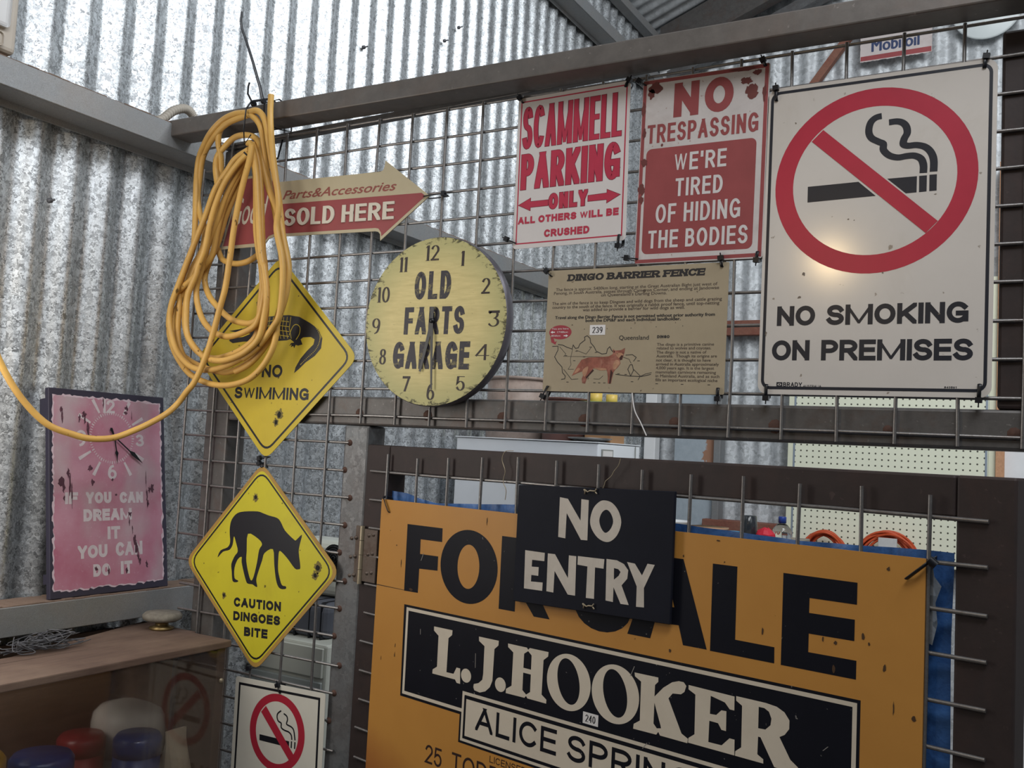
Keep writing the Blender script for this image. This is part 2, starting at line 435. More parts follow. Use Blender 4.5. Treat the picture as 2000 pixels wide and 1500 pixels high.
paint('white_sheet', 'f0f1f2', .6, .04)
plain('black_plastic', '14151a', .35, 0, .1)
plain('black_print', '18191f', .4, 0, .2, 25)

# ------------------------------------------------------------------ setting
XW, PITCH, AMP, YC = -0.511, 0.0775, 0.0085, 2.85
PHASE = 0.0
def corrugated(u0, u1, fn, pitch=PITCH, amp=AMP, ph=0.0, n=14, rows=(0, 1)):
    mb = MB(); m = int((u1 - u0) / pitch * n)
    for r in rows:
        for i in range(m + 1):
            u = u0 + (u1 - u0) * i / m; mb.v.append(fn(u, amp * math.sin(2 * PI * (u - ph) / pitch), r))
    for k in range(len(rows) - 1):
        for i in range(m):
            a = k * (m + 1) + i; mb.f.append((a, a + 1, a + m + 2, a + m + 1)); mb.sm.append(True)
    return mb
wl = corrugated(-1.75, YC, lambda u, d, r: (XW + d, u, FLOOR + (1.905 - FLOOR) * r), ph=-.324 + PITCH * .25)
struct('wall_left', wl, 'galvanised_wall')
struct('wall_back', corrugated(-.52, 2.6, lambda u, d, r: (u, YC + .01 - d, FLOOR + (3.0 - FLOOR) * r), pitch=.0762), 'galvanised_back')
SL = math.tan(R(21))
rf = corrugated(-3.6, 2.9, lambda u, d, r: (-.56 + 4.2 * r, u, 1.915 + d * .8 + 4.2 * r * SL), pitch=.0762)
struct('ceiling', rf, 'galvanised_roof')
struct('wall_side', MB().box(3.6, 3.64, -3.6, 2.9, FLOOR, 3.4), 'galvanised_roof')
struct('floor', MB().box(-.56, 3.6, -3.6, 2.9, FLOOR - .06, FLOOR), 'concrete')
def channel(name, y0, y1, x0, x1, z0, z1, lip, dust=True):
    mb = MB(); t = .004          # a C section lying on its back: web to the room, flanges to the wall
    mb.box(x1 - t, x1, y0, y1, z0, z1, .0012, 1); mb.box(x0, x1 - t, y0, y1, z1 - t, z1); mb.box(x0, x1 - t, y0, y1, z0, z0 + t)
    mb.box(x0 + .004, x0 + .008, y0, y1, z0 - .012, z0)
    o = struct(name, mb, 'galvanised_purlin')
    if dust:
        d = MB(); g = random.Random(len(name) + int(z0 * 100)); n = int((y1 - y0) / .02)
        for i in range(n):
            a, b = y0 + (y1 - y0) * i / n, y0 + (y1 - y0) * (i + 1) / n
            d.box(x0 + .01, x1 - .0005 - .003 * g.random(), a, b + .001, z1, z1 + .0012 + .0016 * g.random())
        d.build('dust_layer', 'dust', o)
    return o
channel('trim_1', -1.7, 2.82, -.500, -.42, .5355, .5855, .01)
channel('trim_2', -1.7, 2.82, -.500, -.42, -.4185, -.3665, .01)
channel('trim_3', -.2, 2.82, -.500, -.42, 1.640, 1.688, .01, False)
struct('trim_4', MB().box(-.50, -.455, .4, 2.82, 1.868, 1.905, .002), 'galvanised_purlin')
def rafter(name, y0, y1, drop, mat, off=0.0):
    mb = MB(); x0, x1 = -.45, 2.5
    z = lambda x: 1.905 + (x + .56) * SL - .012 - off
    mb.add([(x, y, z(x) - d) for x in (x0, x1) for y in (y0, y1) for d in (0, drop)],
           [(0, 1, 3, 2), (4, 6, 7, 5), (0, 4, 5, 1), (2, 3, 7, 6), (0, 2, 6, 4), (1, 5, 7, 3)])
    struct(name, mb, mat)
rafter('trim_5', 2.64, 2.70, .16, 'mill_steel'); rafter('trim_6', 2.74, 2.80, .05, 'galvanised_post', .17)
struct('trim_7', MB().box(-.50, -.445, 2.77, 2.83, FLOOR, 1.9, .003), 'white_sheet')            # pale corner angle
struct('trim_8', MB().box(-.49, .12, 2.795, 2.835, .518, .585, .003), 'red_timber')              # upper girt
struct('trim_9', MB().box(-.20, .15, 2.74, 2.835, -.365, -.302, .003), 'red_timber')             # lower girt
struct('trim_10', MB().box(-.165, -.135, 2.76, 2.83, FLOOR, .517, .002), 'galvanised_purlin')    # post beside the rust patch
t11 = MB(); _a = Vector((.34, 2.80, 1.80)); _b = Vector((.19, 2.80, 1.60))
_d = (_b - _a).normalized(); _n = Vector((-_d.z, 0, _d.x))
t11.add([tuple(p + _n * s * .016 + Vector((0, dy, 0))) for p in (_a - _d * .35, _b + _d * .3) for s in (-1, 1) for dy in (0, .03)],
        [(0, 1, 3, 2), (4, 6, 7, 5), (0, 4, 5, 1), (2, 3, 7, 6), (0, 2, 6, 4), (1, 5, 7, 3)])
struct('trim_11', t11, 'red_timber')                                                             # diagonal brace
struct('trim_12', MB().box(.952, .982, 2.74, 2.83, FLOOR, 1.18, .002), 'orange_timber')
struct('wall_right', MB().box(.982, 2.4, 2.77, 2.80, FLOOR, .62), 'white_sheet')

# ------------------------------------------------------------------ welded mesh screen
scr = empty('mesh_screen', (.2, .03, FLOOR), label='fixed steel screen of welded wire mesh in box section frame, filling the opening', cat='screen')
def part(name, mb, mat, parent, o=(0, 0, 0), label=None):
    mb.v = [(a - o[0], b - o[1], c - o[2]) for a, b, c in mb.v]; return mb.build(name, mat, parent, label)
so = (.2, .03, FLOOR)
def tilt(mb, k=-.009, x0=.2): mb.v = [(x, y, z + k * (x - x0)) for x, y, z in mb.v]; return mb
part('top_beam', tilt(MB().box(-.447, 1.34, -.06, -.007, .5532, .5872, .0025), -.008), 'beam_steel', scr, so)
part('top_rail', tilt(MB().box(-.33, .84, .0035, .02, .5430, .5560, .002), .025, -.08), 'mill_steel', scr, so)
part('mid_rail', MB().box(-.266, 1.30, .0035, .0535, -.017, .035, .004), 'mill_steel', scr, so)
part('post', MB().box(-.329, -.266, .0035, .0535, FLOOR, .535, .004), 'mill_steel', scr, so)
part('post', MB().box(.033, .089, .0035, .0535, FLOOR, -.0175, .004), 'galvanised_post', scr, so)
part('post', MB().box(1.095, 1.30, .0036, .0534, .0355, .532, .004), 'gate_steel', scr, so)
def wires(vert, hori, r=.0025):
    mb = MB(); g = random.Random(3)
    for x, z0, z1 in vert:
        n = max(2, int((z1 - z0) / .1)); mb.tube([(x + g.uniform(-.0012, .0012), -.0045 + g.uniform(-.0006, .0006), z0 + (z1 - z0) * i / n) for i in range(n + 1)], r, 8)
    for z, x0, x1 in hori:
        n = max(2, int((x1 - x0) / .15)); mb.tube([(x0 + (x1 - x0) * i / n, g.uniform(-.0004, .0004), z + g.uniform(-.001, .001)) for i in range(n + 1)], r, 8)
    return mb
DZ = .04959
up = wires([(.075 * i, -.014 if i > 0 else -.02, .5475) for i in range(1, 17)] + [(.075 * i, FLOOR + .1, .5475) for i in range(-4, 1)] + [(-.378, -.300, .5)],
           [(DZ * j, -.38, 1.215) for j in range(0, 12)] + [(-DZ * j, -.38 if j < 7 else -.362, .056 - .008 * (j % 3)) for j in range(1, 29)])
part('mesh_panel', up, 'wire_steel', scr, so)
g = random.Random(5)                                                 # rusty weld spots
steel('weld_rust', '553a2f', '3a2720', .7, .8, .1, 40)
for i in range(8):
    q_ = g.uniform(.8, 1.3); part('weld_spot', MB().lathe([(0, .0005), (.005 * q_, .0012), (.009 * q_, .004)], 9, (.065 + .15 * i, .0, .0045), 'Y'), 'weld_rust', scr, so)
for j in range(1, 12): part('weld_spot', MB().lathe([(0, -.0022), (.004, -.001), (.007, .004)], 8, (.055 - .008 * (j % 3), .001, -DZ * j), 'Y'), 'weld_rust', scr, so)

# ------------------------------------------------------------------ gate (ajar)
GA = -.2080
GP = Vector((.10, -.001, 0)); GD = Vector((math.cos(GA), math.sin(GA), 0)); GN = Vector((-math.sin(GA), math.cos(GA), 0))
def gw(a, off, z): return GP + GD * a - GN * off + Vector((0, 0, z))
gate = empty('mesh_gate', (GP.x, GP.y, FLOOR), (0, 0, GA), 'brown steel gate of welded wire mesh, hinged ajar beside the grey post', 'gate')
go = (0, 0, FLOOR)
for a0, a1 in ((-.019, .046), (.988, 1.0485)): part('stile', MB().box(a0, a1, .0035, .045, FLOOR + .06, -.0505, .003), 'gate_steel', gate, go)
part('top_rail', MB().box(.0465, .9875, .0036, .0449, -.0975, -.0508, .003), 'gate_steel', gate, go)
part('bottom_rail', MB().box(.0465, .9875, .0036, .0449, FLOOR + .06, FLOOR + .11, .003), 'gate_steel', gate, go)
gv = [(.0516 + .0759 * i, FLOOR + .07, -.066 + [0, -.004, 0, .004, .008, .006, .004, 0, -.002, 0, -.005, -.003, -.008][i]) for i in range(13)]
part('mesh_panel', wires(gv, [(-.0981 - .0496 * k, .003 + .003 * (k % 3), 1.022) for k in range(29)]), 'wire_steel', gate, go)
for zc in (-.246, -1.25):
    h = MB()
    h.box(-.048, -.010, -.001, .0036, zc - .05, zc + .05, .0008, 1); h.box(-.002, .034, -.0025, .002, zc - .046, zc + .046, .0008, 1)
    for dx in (-.035, -.024, .012, .024):
        for dz in (-.033, .0, .033): h.lathe([(0, -.0035), (.003, -.003), (.004, .0)], 8, (dx, -.0015, zc + dz + dx * .2), 'Y')
    ho = part('hinge', h, 'hinge_steel', gate, go)
    p = MB()
    for k in range(4): p.lathe([(0, k * .0255), (.0045, k * .0255), (.0045, k * .0255 + .0248), (0, k * .0255 + .0248)], 12, (-.0065, -.003, zc - .051), smooth=False)
    part('hinge_pin', p, 'hinge_pin', ho, go)

# ------------------------------------------------------------------ signs
def sroot(name, x, z, roll, label, cat, y=-.0085, h=0.0):
    """root at the lower edge of a sign hung on the fixed screen; children are laid out from the sign's centre"""
    o = empty(name, (x + h * math.sin(R(roll)), y, z - h * math.cos(R(roll))), (0, -R(roll), 0), label, cat)
    return o, h
class Sign:
    def __init__(s, root, h): s.r = root; s.h = h; s.k = 0
    def put(s, name, mb, mat, parent=None, label=None):
        if parent is None: mb.v = [(x, y, z + s.h) for x, y, z in mb.v]
        else: mb.v = [(x, y, z + s.h) for x, y, z in mb.v]
        return mb.build(name, mat, parent or s.r, label)
L1, L2, L3, L4 = -.00012, -.00024, -.00036, -.00048       # print layers

# --- red on white parking sign
paint('scammell_white', 'cfc9c6', .4, .05, 'b3a69a', .35, 9)
paint('scammell_red', 'b8384e', .45, .12)
paint('scammell_dark', '7a2436', .45, .1)
r, h = sroot('parking_sign', .475, .413, .6, 'white sign with red SCAMMELL PARKING ONLY lettering and two arrows', 'sign', h=.128)
s = Sign(r, h)
s.put('panel', MB().prism(rrect(-.101, .101, -.128, .128, .006), 0, .0012), 'scammell_white')
b = MB(); outline(b, mm([(-95, 121), (95, 121), (94, -119.5), (-95, -119.5)]), .0022, L1); s.put('border', b, 'scammell_red')
b = MB(); c = MB()
for tx, x0, x1, z0, z1, t in (('SCAMMELL', -91, 88, 40, 111, 7.8), ('PARKING', -91, 87, -29, 31, 10), ('ONLY', -37, 33, -66.5, -40.5, 6.5)):
    text(b, tx, x0 / 1e3, x1 / 1e3, z0 / 1e3, z1 / 1e3, t / 1e3, L2, .14, .45)
    text(c, tx, (x0 - .8) / 1e3, (x1 + .8) / 1e3, (z0 - .8) / 1e3, (z1 + .8) / 1e3, (t + 1.8) / 1e3, L1, .06, .45)
for sg, pts in ((1, [(-93, -54.5), (-71, -44.7), (-71, -50.4), (-38, -50.6), (-38, -59.8), (-71, -59.7), (-71, -65.1)]), (1, [(89, -54.5), (67, -44.4), (67, -50), (34, -50.8), (34, -59.9), (67, -60), (67, -65.5)])):
    b.poly(mm(pts), L2); outline(c, mm(pts), .0016, L1)
text(b, 'ALL OTHERS WILL BE', -.093, .088, -.087, -.075, .0034, L2, .2, .5); text(b, 'CRUSHED', -.043, .0385, -.112, -.0995, .0034, L2, .2)
s.put('lettering', b, 'scammell_red'); s.put('lettering_outline', c, 'scammell_dark')

# --- rusty no trespassing sign
paint('trespass_white', 'c9c2bf', .5, .10, '8f7f76', .55, 16, spots=.25, spotcol='8a5f50')
paint('trespass_red', '96494a', .5, .14, '7a4a48', .5, 12)
paint('rust_brown', '77403c', .7, .25)
paint('trespass_letter', 'cdc8c6', .5, .06, '9b8f8a', .4, 20)
r, h = sroot('trespassing_sign', .694, .391, -.5, 'rusty red and white NO TRESPASSING sign about hiding the bodies', 'sign', h=.1445)
s = Sign(r, h)
s.put('panel', MB().prism(rrect(-.099, .099, -.1445, .1445, .004), 0, .0012), 'trespass_white')
b = MB(); outline(b, mm([(-95.5, 141), (94.5, 140.5), (94.5, -139.5), (-95, -141)]), .0055, L1); s.put('border', b, 'trespass_red')
b = MB(); b.poly(rrect(-.088, .0835, -.130, .0344, .009), L1); s.put('lower_box', b, 'trespass_red')
b = MB(); text(b, 'NO', -.047, .046, .080, .1335, .0130, L2, .35); text(b, 'TRESPASSING', -.088, .085, .0432, .0725, .0046, L2, .32); s.put('upper_lettering', b, 'trespass_red')
b = MB()
for tx, x0, x1, z0, z1 in (("WE'RE", -42, 39.6, -4, 23.4), ('TIRED', -38, 35.6, -43.3, -15.7), ('OF HIDING', -67.7, 63.6, -83, -53.7), ('THE BODIES', -78, 76.2, -121.6, -94)):
    text(b, tx, x0 / 1e3, x1 / 1e3, z0 / 1e3, z1 / 1e3, .0042, L2, .42, .42)
s.put('lower_lettering', b, 'trespass_letter')
b = MB()
for k, (x, z, rx, rz) in enumerate(((74, 106, 9.5, 10.5), (65, 122, 8, 5.5), (80, 133, 6, 4), (-78, 130, 10, 9), (-84, 122, 5, 9), (-63, 39, 2.2, 2.2), (-93.5, -28, 6, 9), (-93, -45, 4, 6), (-91.5, 14, 5, 6), (-93, 60, 3, 8), (-96, 100, 3, 12), (60, 140, 22, 3), (92, 100, 2.5, 12))):
    b = MB(); b.poly(mm(blob(x, z, rx, rz, k + 3, 20, .33)), L3); s.put('rust_patch', b, 'rust_brown')

# --- large no smoking sign
m_ = paint('premises_white', 'cbc4bc', .4, .05, 'a89c8c', .45, 7, spots=.02, spotcol='77695a')
m_.node_tree.nodes['Principled BSDF'].inputs['Coat Weight'].default_value = .9; m_.node_tree.nodes['Principled BSDF'].inputs['Coat Roughness'].default_value = .15
paint('prohibition_red', 'b02f42', .35, .08)
paint('print_navy', '262932', .35, .12)
def no_smoking(s, white_name, lines=True):
    b = MB(); b.poly(ell(-.0025, .0738, .1313, .129, 72), L1, [ell(-.0025, .0738, .1063, .1035, 72)]); s.put('prohibition_ring', b, 'prohibition_red')
    b = MB(); b.quad(mm([(-69.5, 152.4), (-84.8, 137.3), (67.2, -4), (81.6, 11.2)]), L3); s.put('prohibition_bar', b, 'prohibition_red')
    b = MB()
    for q in ([(-88.2, 72.6), (-20, 73.4), (3, 51.6), (-88, 50)], [(17.2, 74.1), (54.7, 74), (54.7, 51.9), (41.3, 51.7)], [(57.4, 74.1), (67, 74), (67, 52.1), (57.7, 51.8)], [(70.1, 74.4), (79.2, 74.3), (79.3, 52.2), (70.3, 52.1)]):
        b.quad(mm(q), L1)
    for pts in ([(62.4, 77.5), (62.4, 88.3), (59, 97.4), (50.8, 102.4), (41, 102.9), (30.1, 102.1), (19.1, 106.1), (11.5, 114.5), (10.9, 123), (4.7, 126.9), (-4.8, 133.4), (-8.4, 142.9), (-6.3, 154.8), (0.1, 161), (8, 162.5)],
                [(75, 78.2), (74.9, 93.8), (71.2, 104.9), (63.9, 112.9), (53.2, 116.7), (42.4, 116.9), (36.6, 120), (37.6, 127.4), (41.1, 134.9), (39.6, 144), (34.4, 150), (27, 152.5), (17.5, 152.3)]):
        stroke(b, mm(sm2(pts, 4)), .0095, .0085, L1, False, 0)
    s.put('cigarette', b, 'print_navy')
r, h = sroot('no_smoking_sign', .941, .271, -.2, 'large white NO SMOKING ON PREMISES sign with red prohibition ring', 'sign', h=.222)
s = Sign(r, h)
s.put('panel', MB().prism(rrect(-.149, .149, -.222, .222, .014), 0, .0015), 'premises_white')
b = MB(); outline(b, rrect(-.1425, .1415, -.2128, .2146, .011), .0042, L1); s.put('border', b, 'print_navy')
no_smoking(s, 'premises_white')
b = MB(); text(b, 'NO SMOKING', -.125, .1207, -.125, -.097, .0064, L1, .15, .55); text(b, 'ON PREMISES', -.1305, .1268, -.174, -.1455, .0064, L1, .14, .55); s.put('lettering', b, 'print_navy')
b = MB(); b.poly(mm([(-122.5, -211.3), (-114.3, -211.3), (-114.3, -204.8), (-122.5, -204.8)]), L1, [mm(ell(-118.4, -208, 2.6, 1.6, 16))]); b.poly(mm(ell(-118.4, -208, 1.1, 1.0, 12)), L1)
text(b, 'BRADY', -.1132, -.0871, -.2111, -.2048, .0012, L1, .3); text(b, 'AUSTRALIA', -.0855, -.061, -.2113, -.2083, .0005, L1, .5); text(b, '840561', .0941, .1086, -.2103, -.2077, .0006, L1, .4); s.put('maker_mark', b, 'print_navy')
b = MB()
for k, (x, z, rx, rz) in enumerate(((-108, 167, 2, 2), (-95, -85, 4, 3), (78, 47.5, 2.2, 1), (-32, 22, 1.8, 1.4), (-24, 20, 1.2, .8), (-90, -52, 3, 4), (15, -55, 2, 2), (-140, -136, 2.5, 5), (86, -113, 2, 1.5))):
    b.poly(mm(blob(x, z, rx * .6, rz * .6, 60 + k, 10, .5)), L2)
s.put('grime_marking', b, paint('spot_brown', '7d7062', .7))

# --- dog fence information board
paint('fence_tan', 'a6987f', .5, .10, '7d6a52', .45, 9, spots=.05, spotcol='4a3b2c')
paint('fence_ink', '2d2a2a', .6, .1)
paint('fence_red', '9c3842', .5, .1)
paint('dog_rust', 'a0604f', .6, .3, 'c79a86', .6, 60); paint('dog_tan', 'b98a6c', .6, .2, 'd0ab90', .5, 80)
paint('dog_dark', '4a2a25', .6, .3)
paint('sticker_white', 'd9d6d4', .6, .03)
r, h = sroot('information_board', .594, .146, -.3, 'tan DINGO BARRIER FENCE information board with a map and red dog', 'sign', h=.0975)
s = Sign(r, h)
s.put('panel', MB().prism(rrect(-.149, .149, -.0975, .0975, .002), 0, .0012), 'fence_tan')
b = MB(); text(b, 'DINGO BARRIER FENCE', -.1142, .1125, .0791, .0901, .0040, L1, .12, .55, .0026, .85, .12); s.put('heading', b, 'fence_ink')
b = MB()
T1 = [("The fence is approx. 5400km long, starting at the Great Australian Bight just west of", -134.3, 132.5, 63.7), ("Penong, in South Australia, passes through Cameron Corner, and ending at Jandowae", -137.3, 135.3, 58.0), ("on Queensland's Darling Downs.", -54.1, 54.4, 52.7),
      ("The aim of the fence is to keep Dingoes and wild dogs from the sheep and cattle grazing", -139.8, 140.2, 41.2), ("country to the south of the fence. It was originally a rabbit proof fence, until top-netting", -139, 136.6, 35.3), ("was added to provide a barrier for wild dogs as well.", -84.5, 83.9, 30.0)]
T2 = [("The dingo is a primitive canine", 131.2, -25.7), ("related to wolves and coyotes.", 127.2, -31.2), ("The dingo is not a native of", 120.2, -37.4), ("Australia.  Though its origins are", 136.2, -43.2), ("not clear, it is thought to have", 127.1, -49.4), ("arrived in Australia approximately", 139.7, -55.4), ("4,000 years ago. It is the largest", 132.7, -61.2), ("mammalian carnivore remaining", 135.9, -67.4), ("in Mainland Australia, and as such", 141.2, -73.2), ("fills an important ecological niche", 138.6, -79.2)]
for tx, a, c, z in T1: bfont(b, tx, a / 1e3, c / 1e3, z / 1e3, .0046, L1, .0001)
for tx, c, z in T2: bfont(b, tx, .0426, c / 1e3, z / 1e3, .0042, L1, .0001)
plain('fence_small_ink', '4c4038', .6); s.put('lettering', b, 'fence_small_ink'); b = MB()
bfont(b, "Travel along the Dingo Barrier Fence is not permitted without prior authority from", -.133, .1305, .0183, .0047, L1, .0003); bfont(b, "both the DPI&F and each individual landholder.", -.0786, .0781, .0128, .0047, L1, .0003)
bfont(b, "Queensland", -.02, .0288, -.016, .0066, L1, .0001); text(b, 'DINGO', .0422, .062, -.0141, -.0096, .0013, L1, .2, .4)
s.put('lettering', b, 'fence_ink')
b = MB()
for pts, w in (([(-135.4, -25.6), (-125.2, -25.3), (-124.9, -31.6), (-130.3, -42.5), (-124.8, -50.6), (-116.2, -58.7), (-114.7, -67.7), (-109.4, -73), (-110.1, -77.5), (-116.5, -78.5)], .9),
  ([(-125.4, -22.6), (-117.3, -23.5), (-109, -27.2), (-99.9, -29.9), (-98.3, -23.6), (-94, -29), (-89.1, -28.2), (-86.5, -21.9), (-78, -15.7), (-79.2, -11.2), (-74.5, -9), (-69.4, -13.1), (-68, -20.2), (-61.8, -26.5), (-57.6, -33.6), (-47.7, -38), (-40.1, -37.2), (-38.5, -30.1), (-34.9, -26.6), (-31.8, -31.9), (-26.8, -37.2)], .9),
  ([(-7.8, -39.8), (3.3, -39), (10, -43.3), (5.7, -49.4)], .8), ([(.4, -54.6), (-3, -61.5), (2.2, -71.9), (6.4, -63.2), (4.1, -54.6), (.4, -54.6)], .8), ([(-23.2, -69.5), (-.6, -71.9), (19.7, -72.5), (35, -69)], .8),
  ([(-122.2, -26.2), (-110.4, -38), (-114.2, -41.6), (-76.5, -42.1), (-39.8, -42.8)], .5), ([(-98.9, -29.9), (-102, -46.1), (-100.4, -55), (-105, -62.2), (-95.1, -62.2)], .5), ([(-92.9, -31.7), (-74.8, -38), (-65.7, -26.5)], .5),
  ([(6.3, -61.5), (17.9, -71.7), (14.5, -77.8)], .7), ([(-113, -62.3), (-98.1, -78.3), (-86.3, -77.3)], .6), ([(-13.3, -42.4), (-1.9, -45.9), (2.2, -52.8)], .5), ([(18, -72.3), (26, -68.6), (36, -66.4)], .7), ([(-60, -77), (-50, -77.4), (-44, -72)], .5)):
    stroke(b, mm(pts), w * 1.25 / 1e3, w * 1.25 / 1e3, L1, False, 0)
for x, z in ((-112, -41), (-94, -34), (-80, -43), (-97, -49), (-70, -27.5), (-60, -36), (12, -49), (-8, -70), (-60, -83.5), (-52, -83.5), (-43, -83.5), (3, -81), (-20, -69), (-107, -83), (43, -83.6), (83, -83.8), (124, -84), (-80, 1.5), (-41, 1.8), (-1, 2), (40, 3.2), (82, 4)): b.quad(mm([(x, z), (x + 4, z), (x + 4, z + .9), (x, z + .9)]) if z < 0 else mm(ell(x, z, .7, .7, 6)), L1)
s.put('map_print', b, 'fence_ink')
b = MB(); b.poly(mm(ell(-122.4, -3, 20, 11.4, 36)), L1); b.poly(mm([(-140, -10), (-137.5, -18.5), (-139.5, -18), (-130, -23), (-128, -17), (-131.5, -18.5), (-134, -12)]), L1); s.put('callout', b, 'fence_red')
b = MB(); bfont(b, 'You are here', -.138, -.108, .0015, .0026, L2); bfont(b, '1748km', -.128, -.109, -.004, .0026, L2); bfont(b, '856km', -.138, -.122, -.0098, .0026, L2)
for a, d in ((-.135, -1), (-.113, 1)): b.poly([(a - .003 * d, (-.0036 if d < 0 else -.0095)), (a + .001 * d, (-.0036 if d < 0 else -.0095)), (a + .001 * d, (-.005 if d < 0 else -.0109)), (a + .005 * d, (-.0028 if d < 0 else -.0087)), (a + .001 * d, (-.0006 if d < 0 else -.0065)), (a + .001 * d, (-.002 if d < 0 else -.0079)), (a - .003 * d, (-.002 if d < 0 else -.0079))], L2)
s.put('callout_text', b, 'sticker_white')
dog = [(-98, -72.6), (-93, -63.9), (-88.5, -55.9), (-82.1, -46.9), (-70.6, -43.4), (-51.3, -42.8), (-36, -41.6), (-29, -38.1), (-29.4, -30.2), (-25.1, -32.8), (-15.7, -32), (-9.3, -28.5), (-9.6, -34.6), (-11.2, -39.8), (-13.1, -46.8), (-16.8, -47.3), (-15.6, -52.9), (-19.9, -59), (-24.4, -63.1), (-26.7, -66.9), (-28.5, -75.7), (-30, -84.1), (-35.3, -83.6), (-35.8, -74), (-37, -66.1), (-38.7, -62.7), (-50.1, -63.6), (-60.9, -60.2), (-63.5, -66.4), (-70.8, -74.4), (-74.1, -84.7), (-79.1, -83.7), (-80.4, -77.2), (-76.1, -66.5), (-81.1, -65.6), (-88.8, -68.4)]
b = MB(); b.poly(mm(dog), L2); s.put('dog_picture', b, 'dog_rust')
b = MB()
for pl in ([(-62, -62), (-60, -64), (-66, -70), (-72, -77), (-73.5, -74.5), (-69, -70)], [(-31.5, -62), (-27.5, -67), (-29.5, -76), (-30.8, -84), (-33, -84), (-32.2, -74)], [(-18, -44), (-14.8, -40), (-12, -40.5), (-13.2, -46.5), (-16.6, -47.4)], [(-27.5, -37), (-28.4, -32), (-25.5, -34)], [(-23.5, -37.5), (-20.5, -37.3), (-21, -38.4)], [(-13.8, -36.6), (-11.2, -36.2), (-12, -37.6)]): b.poly(mm(pl), L3)
s.put('dog_shading', b, 'dog_dark')
b = MB()
for pl in ([(-24, -62), (-21, -58), (-17, -53), (-18, -49), (-23, -47), (-27, -52), (-28, -60)], [(-80, -66), (-76, -60), (-70, -58), (-72, -68), (-76, -74)], [(-24, -38.5), (-18, -36), (-12, -38), (-14, -43), (-19, -44)], [(-60, -59.5), (-48, -60), (-40, -60.5), (-39, -63), (-50, -63.5)], [(-94, -68), (-88, -60), (-84, -62), (-89, -67)]): b.poly(mm(sm2(pl, 3, True)), L2 - .00006)
s.put('dog_light_fur', b, 'dog_tan')
def lot(s, x, z, num, ang=0):
    b = MB(); b.quad([(x - .0133, z - .0079), (x + .0133, z - .0079), (x + .0133, z + .0079), (x - .0133, z + .0079)], L3); st = s.put('lot_sticker', b, 'sticker_white')
    c = MB()
    for k, ch in enumerate(num): glyph(c, ch, x - .0088 + .0061 * k, x - .0036 + .0061 * k, z - .0048, z + .0048, .0015, .0007, L4)
    s.put('lettering', c, 'black_print', st)
lot(s, -.0572, -.0001, '239')

# --- round wall clock
def clock_face_mat():
    s = NT('clock_cream'); v = s.co()
    sp = s.n('ShaderNodeSeparateXYZ'); s.l(v, sp.inputs[0])
    d = s.math('SQRT', s.math('ADD', s.math('POWER', sp.outputs[0], 2.0), s.math('POWER', s.math('SUBTRACT', sp.outputs[2], .145), 2.0)))
    base = s.mix(s.ramp(s.noise(30, 4, .6, s.co((1, 1, 7))), [(.35, BW(0)), (.75, BW(1))]), srgb('d6c68c'), srgb('c4b47c'))
    base = s.mix(s.ramp(d, [(.09, BW(0)), (.135, BW(.7))]), base, srgb('a8a674'))
    g = s.math('ADD', s.noise(46, 6, .75, s.co((1, 1, 2.2)), .8), s.math('MULTIPLY', s.math('SUBTRACT', d, .136), 10.0))
    base = s.mix(s.ramp(g, [(.56, BW(0)), (.63, BW(.9))]), base, srgb('3f3d2a'))
    k = s.noise(110, 3, .6, s.co((.5, 1, 1.6)))
    base = s.mix(s.ramp(k, [(.70, BW(0)), (.735, BW(.75))]), base, srgb('5d5233'))
    return s.done(base, .55, 0, .3)
clock_face_mat()
def worn(name, col, wearcol, lo=.5):
    s = NT(name); c = s.mix(s.ramp(s.noise(60, 5, .7, s.co((1, 1, 1.8)), .7), [(lo, BW(0)), (lo + .07, BW(.85))]), srgb(col), srgb(wearcol)); return s.done(c, .55)
worn('clock_print', '2c2830', '7a7048', .56); worn('clock_digits', '2b1f1a', '5a4a33', .62)
plain('clock_rim', '6d6a70', .35, .5)
r = empty('wall_clock', (.2379, -.0085, .164 - .1455), (0, R(.4), 0), 'round cream OLD FARTS GARAGE wall clock with grimy edge', 'clock')
s = Sign(r, .1455)
b = MB(); b.lathe([(0, 0), (.1452, 0), (.1457, -.002), (.1457, -.0195), (.1435, -.0215)], 96, axis='Y'); s.put('case', b, 'clock_rim')
b = MB(); b.poly(ell(0, 0, .1445, .1445, 96), -.0216); s.put('dial', b, 'clock_cream')
F1, F2 = -.02175, -.0219
b = MB()
text(b, 'OLD', -.0435, .0320, .0380, .0865, .0090, F1, .28); text(b, 'FARTS', -.0608, .0630, -.0225, .0250, .0088, F1, .25); text(b, 'GARAGE', -.0805, .0775, -.0820, -.0350, .0096, F1, .2)
s.put('lettering', b, 'clock_print')
b = MB()
